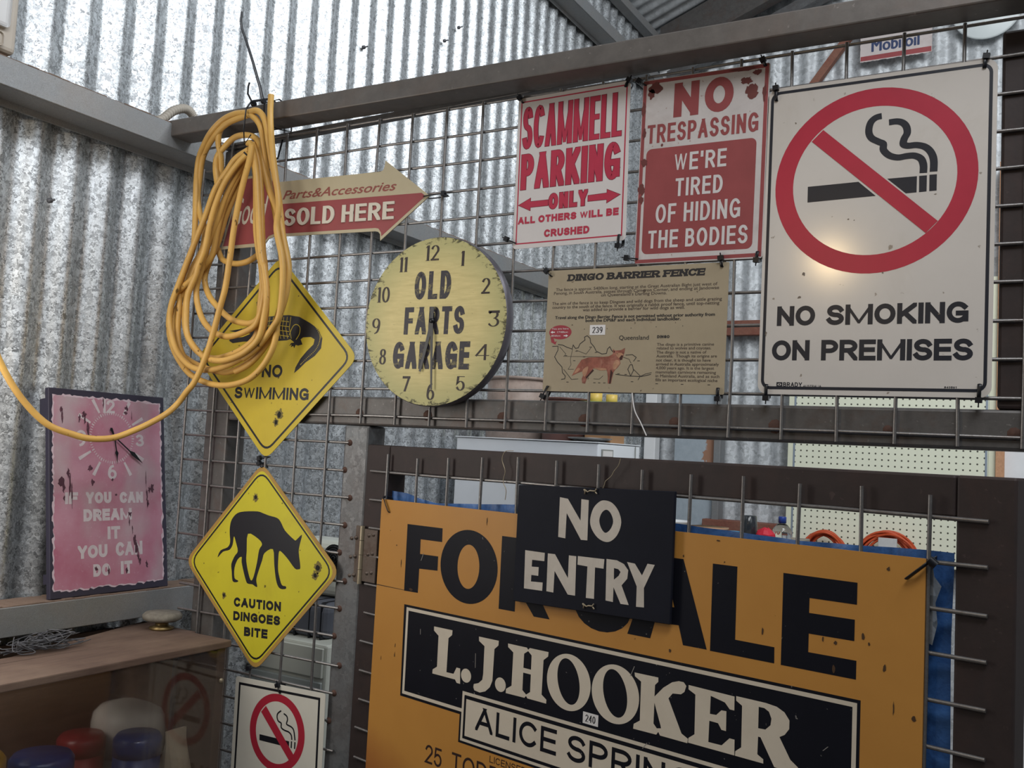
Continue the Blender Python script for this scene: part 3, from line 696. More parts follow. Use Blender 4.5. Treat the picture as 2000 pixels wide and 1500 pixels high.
def dig(st, x0, x1, z0, z1):
    b = MB(); n = len(st); x0, x1, z0, z1 = [q / 1e3 for q in (x0, x1, z0, z1)]
    ws = [.55 if c == '1' else 1 for c in st]; k = (x1 - x0 - .0015 * (n - 1)) / sum(ws); x = x0
    for c, w in zip(st, ws):
        if c == '1':
            xc = x + k * w * .55; b.quad([(xc - .0026, z0), (xc + .0026, z0), (xc + .0026, z1), (xc - .0026, z1)], F1)
            b.quad([(x + .0005, z0), (x + k * w - .0002, z0), (x + k * w - .0002, z0 + .0009), (x + .0005, z0 + .0009)], F1); b.poly([(xc - .0026, z1), (x, z1 - .0035), (x, z1 - .0045), (xc - .0026, z1 - .003)], F1)
        else: glyph(b, c, x, x + k * w, z0, z1, .0046, .0012, F1)
        if c in '37': b.quad([(x, z1 - .0042), (x + k * w, z1 - .0042), (x + k * w, z1), (x, z1)], F1)
        if c in '2': b.quad([(x, z0), (x + k * w, z0), (x + k * w, z0 + .0032), (x, z0 + .0032)], F1)
        x += k * w + .0015
    s.put('numeral', b, 'clock_digits')
for a in (('12', -24.6, 3.6, 104.8, 131.4), ('1', 48.8, 56.3, 92.7, 118.3), ('2', 92.9, 109.5, 44, 70.2), ('3', 109.3, 130.9, -11, 15.7), ('4', 88.2, 115.4, -66.3, -39.9), ('5', 54.3, 71.7, -117.4, -93.4), ('6', -4.3, 11.6, -134.5, -107.4), ('7', -56.5, -40, -121.2, -94.6), ('8', -110, -95.2, -74.7, -47.6), ('9', -130.7, -112.9, -20.2, 6.9), ('10', -123.9, -96.1, 34.9, 62.4), ('11', -79.1, -61.1, 87.4, 113.7)): dig(*a)
b = MB(); b.poly(mm([(-2.5, 0), (-3, 24), (3.5, 24), (3.2, 0), (9.5, -117), (6.5, -117)]), -.0270); b.prism(mm([(-2.5, 0), (-3, 24), (3.5, 24), (3.2, 0), (9.5, -117), (6.5, -117)]), -.0270, -.0264); s.put('minute_hand', b, 'black_plastic')
b = MB(); b.prism(mm([(-3.5, 0), (-1, 14), (4, 14), (4.5, 0), (-17, -87), (-21, -86)]), -.0256, -.0250); s.put('hour_hand', b, 'black_plastic')
b = MB(); b.lathe([(0, -.029), (.004, -.029), (.0045, -.0216)], 16, axis='Y'); s.put('hub', b, 'black_plastic')

# --- arrow sign
paint('arrow_cream', 'b9ad90', .45, .06, '9b8a68', .3, 10)
paint('arrow_red', '96494a', .45, .08)
paint('arrow_script', '93534a', .5, .1)
paint('arrow_letter', 'd0c8b8', .5, .05)
r, h = sroot('arrow_sign', -.05, .387, .2, 'cream and red arrow sign reading Parts&Accessories SOLD HERE', 'sign', h=.070)
s = Sign(r, h)
arrow = [(250.6, 2.6)] + [(148.2, 77.3), (146.6, 66), (144, 60), (138, 58)] + [(-112, 64), (-122, 68), (-132, 80), (-140, 84), (-215, 84), (-258, -60), (-148, -61), (-138, -57), (-128, -47), (-116, -44.5), (134, -52), (141, -53.5), (145.5, -58), (146.8, -70.4)]
s.put('panel', MB().prism(mm(arrow), 0, .002), 'arrow_cream')
b = MB(); b.poly(mm([(233, 9.6), (242, 3), (148.8, -62.5), (147.5, -55), (141, -47.5), (134, -46), (-116, -39), (-128, -42), (-140, -54), (-252, -54), (-212, 79), (-140, 79), (-132, 72), (-122, 60), (-112, 57), (-111, 19.5)]), L1); s.put('lower_band', b, 'arrow_red')
b = MB(); bfont(b, 'Parts&Accessories', -.0975, .1763, .0282, .0165, L2, .0006, .35); b.v = [(x, y, z - .0295 * (x + .0975)) for x, y, z in b.v]; s.put('script', b, 'arrow_script')
def embossed(b, st, x0, x1, z0, z1, t):
    m0 = len(b.v); text(b, st, x0, x1, z0, z1, t, 0, .28, .5, t * .62)
    q = b.v[m0:]; b.v[m0:] = [(x, -.0022 + y, z - .028 * (x - x0)) for x, y, z in q]
    n0 = len(b.v); fs = [f for f in b.f if min(f) >= m0]
    b.add([(x, -.0003, z) for x, y, z in b.v[m0:n0]], [])
    for f in fs:
        for i in range(len(f)): a, c = f[i], f[(i + 1) % len(f)]; b.f.append((a, c, c + n0 - m0, a + n0 - m0)); b.sm.append(False)
b = MB(); embossed(b, 'SOLD', -.0882, .0362, -.0258, .0080, .0085); embossed(b, 'HERE', .0545, .1752, -.0297, .0030, .0085); s.put('raised_lettering', b, 'arrow_letter')
b = MB(); bfont(b, 'Good', -.232, -.135, -.013, .055, L2, .0004, .35); s.put('tail_script', b, 'arrow_letter')

# --- diamond warning signs
paint('diamond_yellow', 'c6ae35', .4, .08, '9a7f28', .45, 9, spots=.02)
paint('diamond_yellow_bright', 'c9bd2e', .4, .08, '9a8428', .5, 9, spots=.08)
paint('diamond_edge', 'b08a45', .5, .15, '8a6434', .5, 12, spots=.1)
plain('hole_dark', '15140f', .8); paint('hole_ring', '84753a', .6, .3, '5b5128', .6, 60)
def dia(a, c, rr, n=5):
    """diamond with rounded corners: half width a, half height c"""
    P = [Vector(p) for p in ((a, 0), (0, c), (-a, 0), (0, -c))]; out = []
    for i in range(4):
        p = P[i]; d0 = (P[i - 1] - p).normalized(); d1 = (P[(i + 1) % 4] - p).normalized()
        A, B = p + d0 * rr, p + d1 * rr
        out += [tuple((A * (1 - t) * (1 - t) + p * 2 * t * (1 - t) + B * t * t)) for t in [k / n for k in range(n + 1)]]
    return out
def bullet(s, pts):
    for k, (x, z, q) in enumerate(pts):
        b = MB(); b.poly(mm(blob(x, z, 9 * q, 9 * q, int(x * 7 + z), 22, .4)), L2); o = s.put('bullet_mark', b, 'hole_ring')
        b = MB(); b.poly(mm(blob(x, z, 4.6 * q, 5 * q, int(x * 3 - z), 14, .2)), L3); s.put('hole', b, 'hole_dark', o)
r, h = sroot('warning_sign', -.145, .106, -.3, 'yellow diamond NO SWIMMING warning sign with a crocodile', 'sign', h=.195)
s = Sign(r, h)
s.put('panel', MB().prism(dia(.2075, .1965, .022), 0, .0012), 'diamond_yellow')
b = MB(); outline(b, dia(.191, .1805, .022), .0042, L1); s.put('border', b, 'black_print')
croc = [(-122.8, 52.6), (-105.3, 54.8), (-84.6, 57), (-64.5, 62.9), (-41.6, 73.7), (-18.5, 79.4), (9.6, 81.1), (34.2, 81.2), (60.4, 77.3), (86.9, 65.7), (110, 53.2), (120.8, 36.2), (119.3, 17), (105, 2.7), (84, -9.2), (69.2, -21.3), (57.1, -29.8), (59.4, -18.9), (70.6, -1.9), (85.2, 12.5), (99.9, 24.4), (102.3, 34), (92.4, 38.5), (73.5, 38.1), (67.4, 34.5), (73, 24.7), (62.1, 22.4), (56, 24), (52.9, 17.6), (50, 22), (44, 19.5), (46, 25), (39.6, 21.4), (43.9, 27.5), (51.9, 28.6), (41.6, 34.9), (32.1, 32.6), (5.9, 31.7), (-30.9, 32.2), (-82.1, 31.1), (-109.7, 28.1), (-120.8, 33.3), (-117.7, 37.1), (-83, 40.5), (-62.9, 46.5), (-83.9, 49.3), (-104.9, 50.2)]
b = MB(); b.poly(mm(croc), L1); s.put('crocodile', b, 'black_print')
b = MB()
for k in range(8): x = -24 + 9 * k; stroke(b, mm([(x + 5, 36), (x - 2, 56), (x, 78)]), .0011, .0011, L2, False, 0)
for k in range(4): stroke(b, mm(sm2([(-30, 42 + 9 * k), (0, 44 + 9.2 * k), (38 - k, 40 + 9.4 * k)], 4)), .0011, .0011, L2, False, 0)
stroke(b, mm(sm2([(8, 82.3), (34, 82), (62, 77.5), (90, 65), (112, 50), (118, 36)], 5)), .0009, .0009, L2, False, 0)
stroke(b, mm(sm2([(37.7, 42.3), (45.9, 59.3), (55.3, 62.8), (63.8, 56.5), (63.3, 44.3), (56, 34)], 5)), .0014, .0014, L2, False, 0)
g = random.Random(4)
for a in sm2([(100, 60), (113, 44), (114.5, 30), (106, 14), (88, 0), (72, -13)], 6): b.poly(mm(ell(a[0], a[1], 1, .9, 5)), L2)
s.put('crocodile_scales', b, 'diamond_yellow')
b = MB(); text(b, 'NO', -.0255, .0272, -.0384, -.0140, .0056, L1, .3); text(b, 'SWIMMING', -.0940, .0972, -.0807, -.0576, .0054, L1, .28); s.put('lettering', b, 'black_print')
bullet(s, [(27.1, -109.2, 1.05), (20.3, -124, .8), (-46.6, 107.8, .85)])
r, h = sroot('warning_sign', -.1445, -.2905, 2.6, 'yellow diamond CAUTION DINGOES BITE warning sign with a black dog', 'sign', h=.193)
s = Sign(r, h)
s.put('panel', MB().prism(dia(.1975, .195, .024), 0, .0012), 'diamond_edge')
b = MB(); b.poly(dia(.1875, .1855, .02), L1 * .5); s.put('face', b, 'diamond_yellow_bright')
b = MB(); outline(b, dia(.1815, .1795, .024), .0034, L1); s.put('border', b, 'black_print')
dingo = [(-108.9, 5.4), (-102.6, 19.5), (-84.4, 27.4), (-78.5, 37.8), (-81.3, 54.7), (-81.7, 69.5), (-77.8, 82.1), (-65.3, 94.2), (-45.4, 99.3), (-12.1, 101.9), (3, 99.4), (18, 96.4), (37.8, 93.7), (48, 87.3), (60.6, 71.8), (84.1, 57.3), (89.8, 57.4), (102.6, 67.9), (98.9, 49.3), (97.7, 35.2), (104, 9), (99.8, 4.6), (90.3, 5.3), (71.6, 20.9), (54.7, 32.2), (49.3, 31.7), (48.6, 18.6), (49.7, -.2), (54.1, -13.9), (61.8, -28.3), (71.5, -29.5), (71.9, -34.2), (59.3, -35.6), (50.8, -29.5), (44.6, -14.9), (39.2, 8.2), (33.5, 34.9), (13.2, 25.8), (8.1, 11), (-.9, -15.1), (-3.1, -27.3), (.6, -38.3), (-5.3, -38.3), (-12.2, -35.5), (-23.8, -35.6), (-29.2, -31.4), (-37.6, -14.2), (-44.4, 3.3), (-45.3, 12.9), (-54.9, 7.1), (-61.8, -9.5), (-59.9, -28.7), (-50, -32.5), (-52.4, -35.7), (-64.3, -35.3), (-68.5, -17.5), (-71, -3.1), (-64, 12.2), (-56.5, 22.7), (-63.2, 39.2), (-69.4, 49.6), (-71.2, 33.6), (-78.8, 23), (-95.5, 17.8)]
inner = [(-32.9, 57.7), (-33.1, 25), (-32.2, 5.7), (-23.9, -17.6), (-16.2, -28.7), (-10.4, -19.7), (-4.6, 6.1), (-1.3, 30.4), (5.2, 41.8), (-7.3, 51.5)]
rot = lambda pts, a: [(x * math.cos(a) - z * math.sin(a), x * math.sin(a) + z * math.cos(a)) for x, z in pts]
b = MB(); b.poly(mm(rot(sm2(dingo, 3, True), R(-2.6))), L1, [mm(rot(sm2(inner, 3, True), R(-2.6)))]); s.put('dog_silhouette', b, 'black_print')
b = MB(); text(b, 'CAUTION', -.0605, .0600, -.0795, -.0620, .0049, L1, .25); text(b, 'DINGOES', -.0605, .0590, -.1052, -.0880, .0049, L1, .22); text(b, 'BITE', -.0310, .0290, -.1320, -.1150, .0049, L1, .25); s.put('lettering', b, 'black_print')
bullet(s, [(-13.8, 128.6, .8), (145.6, 5.6, 1), (140.2, -8.6, .85), (-87.5, -60.5, .65)])

# --- small no smoking sign
paint('small_white', 'cdc9bd', .4, .04)
r = empty('no_smoking_sign', (-.177 + .110, -.0085, -.501 - .312 + .0015), (0, -R(1.0), 0), 'small white no smoking sign under the dog warning sign', 'sign')
s = Sign(r, .312)
s.put('panel', MB().prism(rrect(-.110, .110, -.312, .001, .005), 0, .0012), 'small_white')
b = MB(); outline(b, mm([(-99, -11), (96.5, -10), (99, -298), (-100, -298)]), .0045, L1); s.put('border', b, 'black_print')
paint('small_red', 'a8293a', .35, .06)
b = MB(); b.poly(ell(.000, -.0848, .0672, .0690, 64), L1, [ell(.0, -.0848, .0518, .0552, 64)]); s.put('prohibition_ring', b, 'small_red')
b = MB(); b.quad(mm([(-29.8, -41.5), (-41, -54), (33.5, -128.8), (44, -117.5)]), L3); s.put('prohibition_bar', b, 'small_red')
b = MB(); b.quad(mm([(-42, -94.8), (31, -95), (31.5, -106), (-41.5, -105.5)]), L1)
for x in (35.2, 43.4): b.quad(mm([(x, -94), (x + 3, -94), (x + 3, -106), (x, -106)]), L1)
for pts in ([(8, -44.5), (0, -50.8), (-1, -57.8), (2.5, -64), (9.6, -66.5), (10.3, -74), (17.8, -77.5), (28.7, -79), (35.3, -83.5), (37.2, -91.5)], [(14.5, -48.6), (21.8, -51.8), (24.4, -58), (22.8, -66), (34, -69), (40.7, -74.5), (44.8, -91)]): stroke(b, mm(sm2(pts, 4)), .0028, .0028, L1, False, 0)
s.put('cigarette', b, 'black_print')
b = MB(); text(b, 'NO SMOKING', -.085, .085, -.205, -.18, .006, L1, .25, .4); s.put('lettering', b, 'black_print')

# ------------------------------------------------------------------ things hung on the gate
def gsign(name, ac, zb, off, label, cat):
    o = empty(name, gw(ac, off, zb), (0, 0, GA), label, cat); s = Sign(o, 0)
    return s, (lambda pts: [((x - ac * 1000) / 1000, (z - zb * 1000) / 1000) for x, z in pts])
def sale_mat():
    s = NT('sale_orange'); v = s.co(); sp = s.n('ShaderNodeSeparateXYZ'); s.l(v, sp.inputs[0])
    c = s.mix(s.ramp(s.noise(7, 5, .6), [(.3, BW(0)), (.8, BW(.6))]), srgb('ba8540'), srgb('a87436'))
    f = s.math('ADD', s.math('MULTIPLY', s.math('SUBTRACT', sp.outputs[2], .16), -5.0), s.math('MULTIPLY', s.math('ADD', sp.outputs[0], .19), -2.2))
    f = s.math('ADD', f, s.math('MULTIPLY', s.noise(5, 3), .35))
    c = s.mix(s.ramp(f, [(.35, BW(0)), (1.1, BW(.85))]), c, srgb('7d3324'))
    c = s.mix(s.ramp(s.noise(55, 3, .6), [(.735, BW(0)), (.76, BW(.8))]), c, srgb('59401f'))
    return s.done(c, .42, 0, .3)
sale_mat()
paint('sale_black', '16171f', .45, .12, spec=.15, spots=.02, spotcol='8d8a86')
paint('sale_cream', 'cfc4b2', .45, .05, 'a89a84', .3, 12)
s, q = gsign('for_sale_sign', .504, -.754, .0085, 'large orange FOR SALE estate agent sign with black letters on the gate', 'sign')
s.put('panel', MB().prism(q([(47, -144), (961, -144), (961, -754), (47, -754)]), 0, .0018), 'sale_orange')
b = MB()
b.poly(q([(117, -181), (202, -180.5), (202.5, -202.7), (151.5, -203.2), (152, -227.3), (195.2, -226.6), (195.6, -249.7), (152, -251.5), (152, -291.2), (118, -292)]), L1)
O = lambda cx, cz, rx, rz, rx2, rz2: (q(ell(cx, cz, rx, rz, 56)), [q(ell(cx, cz, rx2, rz2, 56))])
a, hl = O(264.5, -235, 63, 57.5, 24, 34.5); b.poly(a, L1, hl)
b.poly(q([(333, -180), (333.5, -290.5), (366.4, -290), (366.4, -262), (377, -262), (404.2, -291.5), (434.5, -291), (408, -255)] + [(430, -240), (436, -220), (430, -198), (412, -184), (395, -180)]), L1, [q([(366, -204), (366, -238), (388, -238), (400, -230), (402, -220), (398, -209), (388, -204)])])
x0, z0 = q([(478, -293.5)])[0]; x1, z1 = q([(577, -178)])[0]; glyph(b, 'S', x0, x1, z0, z1, .032, .026, L1)
b.poly(q([(571.4, -289), (608.5, -289), (614.5, -267), (651.5, -265), (659.1, -289.3), (694.1, -289), (655, -179), (611, -179)]), L1, [q([(622, -244), (644, -243), (633, -208)])])
b.poly(q([(698.4, -179.7), (733.2, -179.5), (733.5, -269.8), (786.3, -270), (786.7, -289.2), (698.8, -289.5)]), L1)
b.poly(q([(795, -179.7), (886, -179.8), (886, -204.8), (829, -205), (829, -222.5), (884, -222), (884, -246.2), (829.3, -246.6), (829.3, -268.2), (887, -267.8), (887, -289), (795.2, -289.3)]), L1)
s.put('lettering', b, 'sale_black')
b = MB(); b.poly(q([(120.5, -314), (893, -311), (893.5, -506), (263, -506), (263, -463.5), (123.5, -463.5)]), L1); s.put('name_box', b, 'sale_black')
b = MB()
outline(b, q([(129.5, -320.5), (886.5, -317.5), (887, -499.8), (269.5, -499.8), (269.5, -456.5), (130.5, -456.5)]), .0052, L2)
outline(b, q([(269.5, -499.8), (269.5, -429.5), (752, -429.5), (752, -499.8)]), .005, L2)
b.poly(q([(276, -437.5), (745, -437.5), (745, -493.5), (276, -493.5)]), L2)
for P_, H_ in (([(195.1, -339), (237.4, -338.4), (237.1, -346), (229.5, -352), (229, -405.5), (245, -405), (251, -394.1), (259, -394.1), (260.6, -417.5), (253, -417.5), (249, -413), (197.1, -413.5), (197.3, -407), (207, -400.9), (206.5, -352), (195.5, -345.5)], []),
               ([(295.9, -338.5), (337.5, -338), (337.2, -345.1), (329.5, -351.7), (328.6, -399.5), (324, -410), (315, -418), (303.6, -422.1), (292, -421), (289.6, -417), (290, -412), (300, -408.5), (307.5, -402), (308.8, -392.9), (308.5, -351), (296.5, -345)], []),
               ([(356.5, -338.7), (394, -338.4), (397, -341), (400, -338), (435.7, -337.6), (435.3, -344), (427, -350.6), (426.4, -400), (435.9, -405.5), (435.7, -411), (399.9, -411), (397, -408), (394, -411.3), (356.9, -412), (357, -405.8), (367.7, -399), (367.9, -350), (357.2, -344)], [[(389.3, -348), (397, -343), (404, -348), (404.2, -368.7), (389.2, -368.6)], [(389.3, -375.6), (404.3, -375.6), (404.4, -401), (397, -406), (389.4, -401)]]),
               ([(586, -338), (623.7, -337.5), (624, -343), (619.1, -348), (619, -363), (632, -349), (645, -339.5), (655, -336), (662.4, -336), (666.5, -340), (664, -348), (659, -352), (646.5, -353.5), (640.5, -361), (662, -401), (671.8, -405.4), (671, -411), (629.8, -411), (627, -407), (624, -411.2), (587.5, -411.8), (588, -405.4), (597.5, -399), (597, -348), (587, -343)], [[(619.2, -371), (619.1, -398), (624.5, -403), (631, -401.5), (630, -398)]]),
               ([(669.8, -338), (735.5, -339), (735.8, -356), (729.5, -356), (722.5, -349), (702.3, -345), (702.1, -367.4), (711, -366.8), (718, -359.6), (725, -359.2), (725.4, -383.4), (719, -383.3), (714, -376.3), (701.6, -376), (701.2, -402.4), (720, -402), (730.5, -391), (737.5, -391), (737.9, -410), (672, -410), (672.5, -404), (681, -397.5), (680.2, -348), (670, -343.5)], []),
               ([(737.7, -338), (777.3, -338), (792, -339.5), (802, -344), (808.5, -352), (808.5, -362), (803, -370), (796.5, -374), (811, -397), (821, -403.5), (818, -408), (806, -411), (791, -410.5), (772, -380), (768.8, -380), (768.6, -401), (776.5, -405), (776.7, -410), (738.8, -410), (739, -404.5), (746.8, -398), (746.2, -348), (738, -343.5)], [[(768.4, -344.5), (768.6, -370), (778, -369.5), (784.5, -363), (785.5, -355), (782, -347.5), (776, -344.5)]])):
    b.poly(q(P_), L2, [q(x) for x in H_])
b.poly(q(ell(272.6, -402.5, 11, 10.6, 24)), L2); b.poly(q(ell(345.2, -402, 11, 10.6, 24)), L2)
def tell(cx, cz, rx, rz, t): return [(cx + x * math.cos(t) - z * math.sin(t), cz + x * math.sin(t) + z * math.cos(t)) for x, z in ell(0, 0, rx, rz, 48)]
for cx in (474.5, 555.5): b.poly(q(ell(cx, -373, 39.5, 39.3, 56)), L2, [q(tell(cx, -371.8, 19.5, 32, R(15)))])
s.put('lettering', b, 'sale_cream')
b = MB(); outline(b, q([(273.2, -434.5), (748.6, -434.5), (748.6, -496.5), (273.2, -496.5)]), .0032, L3)
x0, z0 = q([(298, -479.5)])[0]; x1, z1 = q([(721, -443.5)])[0]; text(b, 'ALICE SPRINGS', x0, x1, z0, z1, .0058, L3, .55, .55); s.put('lettering', b, 'sale_black')
b = MB()
paint('sale_brown', '33201c', .5, .1)
for st, xa, xb, za, zb, t in (('25', 191, 229, -555, -526, 3.6), ('TODD', 251, 355, -553, -524, 3.8), ('STREET', 382, 520, -553, -524, 3.8)):
    x0, z0 = q([(xa, za)])[0]; x1, z1 = q([(xb, zb)])[0]; text(b, st, x0, x1, z0, z1, t / 1e3, L1, .5)
x0, z0 = q([(331, -520)])[0]; x1, z1 = q([(404, -510)])[0]; text(b, 'LICENSED', x0, x1, z0, z1, .0014, L1, .6)
s.put('lettering', b, 'sale_brown')
lot(s, *q([(516.2, -415.1)])[0], '240')
b = MB(); g = random.Random(12)
b.quad(q([(47.3, -290), (118, -290.6), (118, -291.4), (47.3, -291.4)]), L2)
for x, z, rx, rz in ((93, -219, 2, 2), (107, -247, 1.4, 10), (300, -160, 1.5, 9), (894, -240, 3, 6), (901, -247, 2, 3), (919, -270, 3, 6), (921, -160, 3, 4), (930, -312, 1.2, 12), (952, -318, 4, 6), (861, -282, 3, 7), (847, -250, 1.6, 5), (862, -252, 3, 3), (104, -385, 1.5, 5), (104, -400, 1.5, 6), (70, -412, 1, 5), (640, -300, 3, 4), (655, -175, 1.5, 3), (715, -176, 1.5, 1.5), (705, -150, 5, 1.5), (770, -253, 2, 6), (135, -288, 6, 3)):
    b.poly(q(blob(x, z, rx * .62, rz * .62, int(x + z), 10, .4)), L3)
s.put('scuff_marking', b, paint('scuff_brown', '4a3420', .7))
b = MB()
for x, z, dx, dz in ((163, -348, .6, 9), (290, -365, 1, 22), (585, -330, -6, 14), (850, -377, 6, -6), (165, -450, 5, 1), (215, -347, 7, .5), (610, -425, -7, 9), (160, -225, -5, 13)):
    b.quad(q([(x, z), (x + 1.1, z), (x + 1.1 + dx, z - dz), (x + dx, z - dz)]), L4)
s.put('scratch_marking', b, paint('scratch_grey', '8f8b86', .6))

paint('board_navy', '181a24', .6, .12, '23252e', .4, 14, spec=.15)
paint('brush_cream', 'c9c0b4', .6, .10, 'a79d92', .5, 30)
s, q = gsign('no_entry_sign', .507, -.2685, .0185, 'black board with hand-painted NO ENTRY in cream letters', 'sign')
b = MB(); b.box(-.1370, .1370, 0, .0055, .0, .173, .0008, 1); b.v = [(x, y, z + .010 * -x * .0 + (.004 * x / .137)) for x, y, z in b.v]; s.put('board', b, 'board_navy')
b = MB()
b.poly(q([(451, -112.5), (465.8, -113.8), (490.4, -143), (490.2, -112.5), (503.3, -113), (504, -169.4), (492.6, -169.8), (464.8, -134.3), (464.4, -170.5), (451.2, -169.7)]), L1)
b.poly(q(sm2([(507.3, -140.5), (512, -124), (522, -114), (531.5, -111.4), (544, -114), (555, -124), (560.6, -139), (556, -155), (546, -165.5), (535, -168.3), (522, -164), (511, -153)], 4, True)), L1, [q(sm2([(523.3, -139.5), (527, -129), (534.4, -124), (542, -128), (547, -139), (543, -150), (534.7, -156), (527, -150)], 4, True))])
b.poly(q([(389.8, -195.2), (427.7, -195.2), (427.5, -207.2), (404.2, -207.8), (404, -217.8), (417.5, -217), (417.3, -229.6), (404, -230), (403.9, -239.5), (426.4, -238.2), (426.1, -250.2), (391, -251.2)]), L1)
b.poly(q([(433.5, -195.2), (447, -195), (472.6, -226), (472.4, -193.8), (485.8, -193.6), (486.8, -248.8), (473.6, -249), (447.6, -218.9), (447.1, -249.8), (434.1, -249.6)]), L1)
b.poly(q([(488.6, -193), (535, -192.2), (534.2, -205.3), (519.6, -205.3), (520.1, -248.6), (506, -249.2), (506.3, -205.5), (488.6, -205.1)]), L1)
b.poly(q([(538.6, -191.4), (556, -191.3), (568, -195), (575.5, -202.5), (574.5, -214), (565.6, -224), (578.6, -248.6), (565.2, -249), (552.4, -228.3), (552.4, -248.3), (540, -248)]), L1, [q([(551.8, -202.3), (559, -203), (563, -206.3), (560, -212), (552.5, -218)])])
b.poly(q([(573, -191.6), (585.9, -192.4), (598, -206.6), (606, -190.2), (617.5, -190.4), (601.9, -222.8), (603.2, -248.3), (590.6, -249.2), (590.3, -222.2)]), L1)
s.put('lettering', b, 'brush_cream')
for k, (xa, za, xb) in enumerate(((497.6, -100.5, 517.5), (504.5, -259.4, 521.7))):
    p = q([(xa, za), (xb, za + .8)]); b = MB()
    b.tube([(p[0][0] - .001, -.001, p[0][1] - .004), (p[0][0] + .0015, -.004, p[0][1] + .002), (p[0][0] + .005, -.003, p[0][1] - .001), (p[0][0] + .010, -.004, p[0][1] + .001), (p[1][0] - .002, -.003, p[1][1]), (p[1][0], -.002, p[1][1] + .0035)], .0011, 7)
    b.tube([(p[0][0] - .002, -.002, p[0][1] + .002), (p[0][0] + .002, -.003, p[0][1] - .001)], .0012, 7); b.tube([(p[1][0] - .002, -.002, p[1][1] - .001), (p[1][0] + .001, -.002, p[1][1] - .0035)], .001, 7)
    s.put('wire_twist', b, 'hinge_pin')

# blue tarpaulin behind the sale sign
def tarp_mat():
    s = NT('blue_tarp'); c = s.mix(s.ramp(s.noise(16, 6, .7, None, .7), [(.3, BW(0)), (.7, BW(1))]), srgb('22406f'), srgb('4a7cc0'))
    s.bump(s.noise(60, 5), .4, .003); return s.done(c, .45)
tarp_mat(); galv('torn_foil', .25, .95, 60, (.1, .3), .9)
tp = empty('tarpaulin', gw(.507, -.014, -1.35), (0, 0, GA), 'blue tarpaulin hung on the gate behind the orange for sale sign', 'tarpaulin')
b = MB(); nx, nz = 96, 26; g = random.Random(9)
top = [(30, -129), (73, -131), (160, -143), (263, -137), (336, -132), (624, -135), (799, -141), (955, -136), (982, -137)]
def topz(a):
    for (xa, za), (xb, zb) in zip(top, top[1:]):
        if xa <= a <= xb: return za + (zb - za) * (a - xa) / (xb - xa)
    return top[-1][1]
for j in range(nz + 1):
    for i in range(nx + 1):
        a = 30 + 952 * i / nx; z1 = topz(a); z = z1 + (-1350 - z1) * (j / nz) ** 1.2
        b.v.append(((a - 507) / 1e3, .004 * math.sin(a / 37 + .2 * j) + .003 * math.sin(a / 11 + j), (z + 1350) / 1e3))
for j in range(nz):
    for i in range(nx): k = j * (nx + 1) + i; b.f.append((k, k + 1, k + nx + 2, k + nx + 1)); b.sm.append(True)
b.build('sheet', 'blue_tarp', tp)
b = MB(); g = random.Random(2)
pts = [(x + g.uniform(-3, 3), z + g.uniform(-4, 4)) for x, z in ((962, -152), (970, -160), (973, -175), (968, -190), (971, -215), (966, -235), (961, -235), (961, -152))]
b.poly([((x - 507) / 1e3, (z + 1350) / 1e3) for x, z in pts], -.013); b.build('torn_patch', 'torn_foil', tp, 'torn silver foil edge beside the sign')

# ------------------------------------------------------------------ pink clock leaning on the lower wall rail
def pink_mat():
    s = NT('pink_board'); n1 = s.noise(9, 4, .55)
    c = s.mix(s.ramp(n1, [(.35, BW(0)), (.62, BW(1))]), srgb('a56277'), srgb('b38494'))
    c = s.mix(s.ramp(s.noise(6, 3, .5, s.co((1.3, 1, .9))), [(.47, BW(0)), (.66, BW(.85))]), c, srgb('aca1a4'))
    c = s.mix(s.ramp(s.noise(160, 3), [(.6, BW(0)), (.8, BW(.25))]), c, srgb('d8c4cb'))
    return s.done(c, .55)
pink_mat(); paint('pink_print', 'c9bec2', .5, .08, 'a98f99', .4, 60); plain('pink_edge', '33303f', .5); paint('torn_white', 'cbb6bf', .7, .1); worn('crack_dark', '4a2a38', '6b3f50', .55)
LEAN = math.atan(.057 / .385)
pk = empty('wall_clock', (-.4310, -.1035, -.3638), (0, 0, PI / 2), 'pink rectangular clock board reading IF YOU CAN DREAM IT, on the lower wall rail', 'clock')
pk.rotation_mode = 'XYZ'; pk.rotation_euler = (-LEAN, 0, PI / 2)
class Pink:
    def put(s, name, mb, mat, parent=None): return mb.build(name, mat, parent or pk)
Pk = Pink(); zl = lambda z: (z + 357.0) * 1.011 / 1e3; py = lambda y: (y + 103.5) / 1e3
Pk.put('board', MB().box(-.1335, .1335, 0, .011, 0, .394, .001, 1), 'pink_edge')
g = random.Random(21)
def torn(x0, x1, z0, z1, j, seed):
    g = random.Random(seed); out = []
    for a, c in (((x0, z0), (x1, z0)), ((x1, z0), (x1, z1)), ((x1, z1), (x0, z1)), ((x0, z1), (x0, z0))):
        n = int(math.hypot(c[0] - a[0], c[1] - a[1]) / .006)
        for k in range(n): t = k / n; out.append((a[0] + (c[0] - a[0]) * t + g.uniform(-j, j), a[1] + (c[1] - a[1]) * t + g.uniform(-j, j)))
    return out
b = MB(); b.poly(torn(-.1265, .1240, .012, .382, .0026, 5), L1); Pk.put('torn_paper', b, 'torn_white')
b = MB(); b.poly(torn(-.1240, .1210, .0145, .379, .0022, 5), L2); Pk.put('pink_face', b, 'pink_board')
b = MB()
cx, cz = py(-99.5), zl(-57.5)
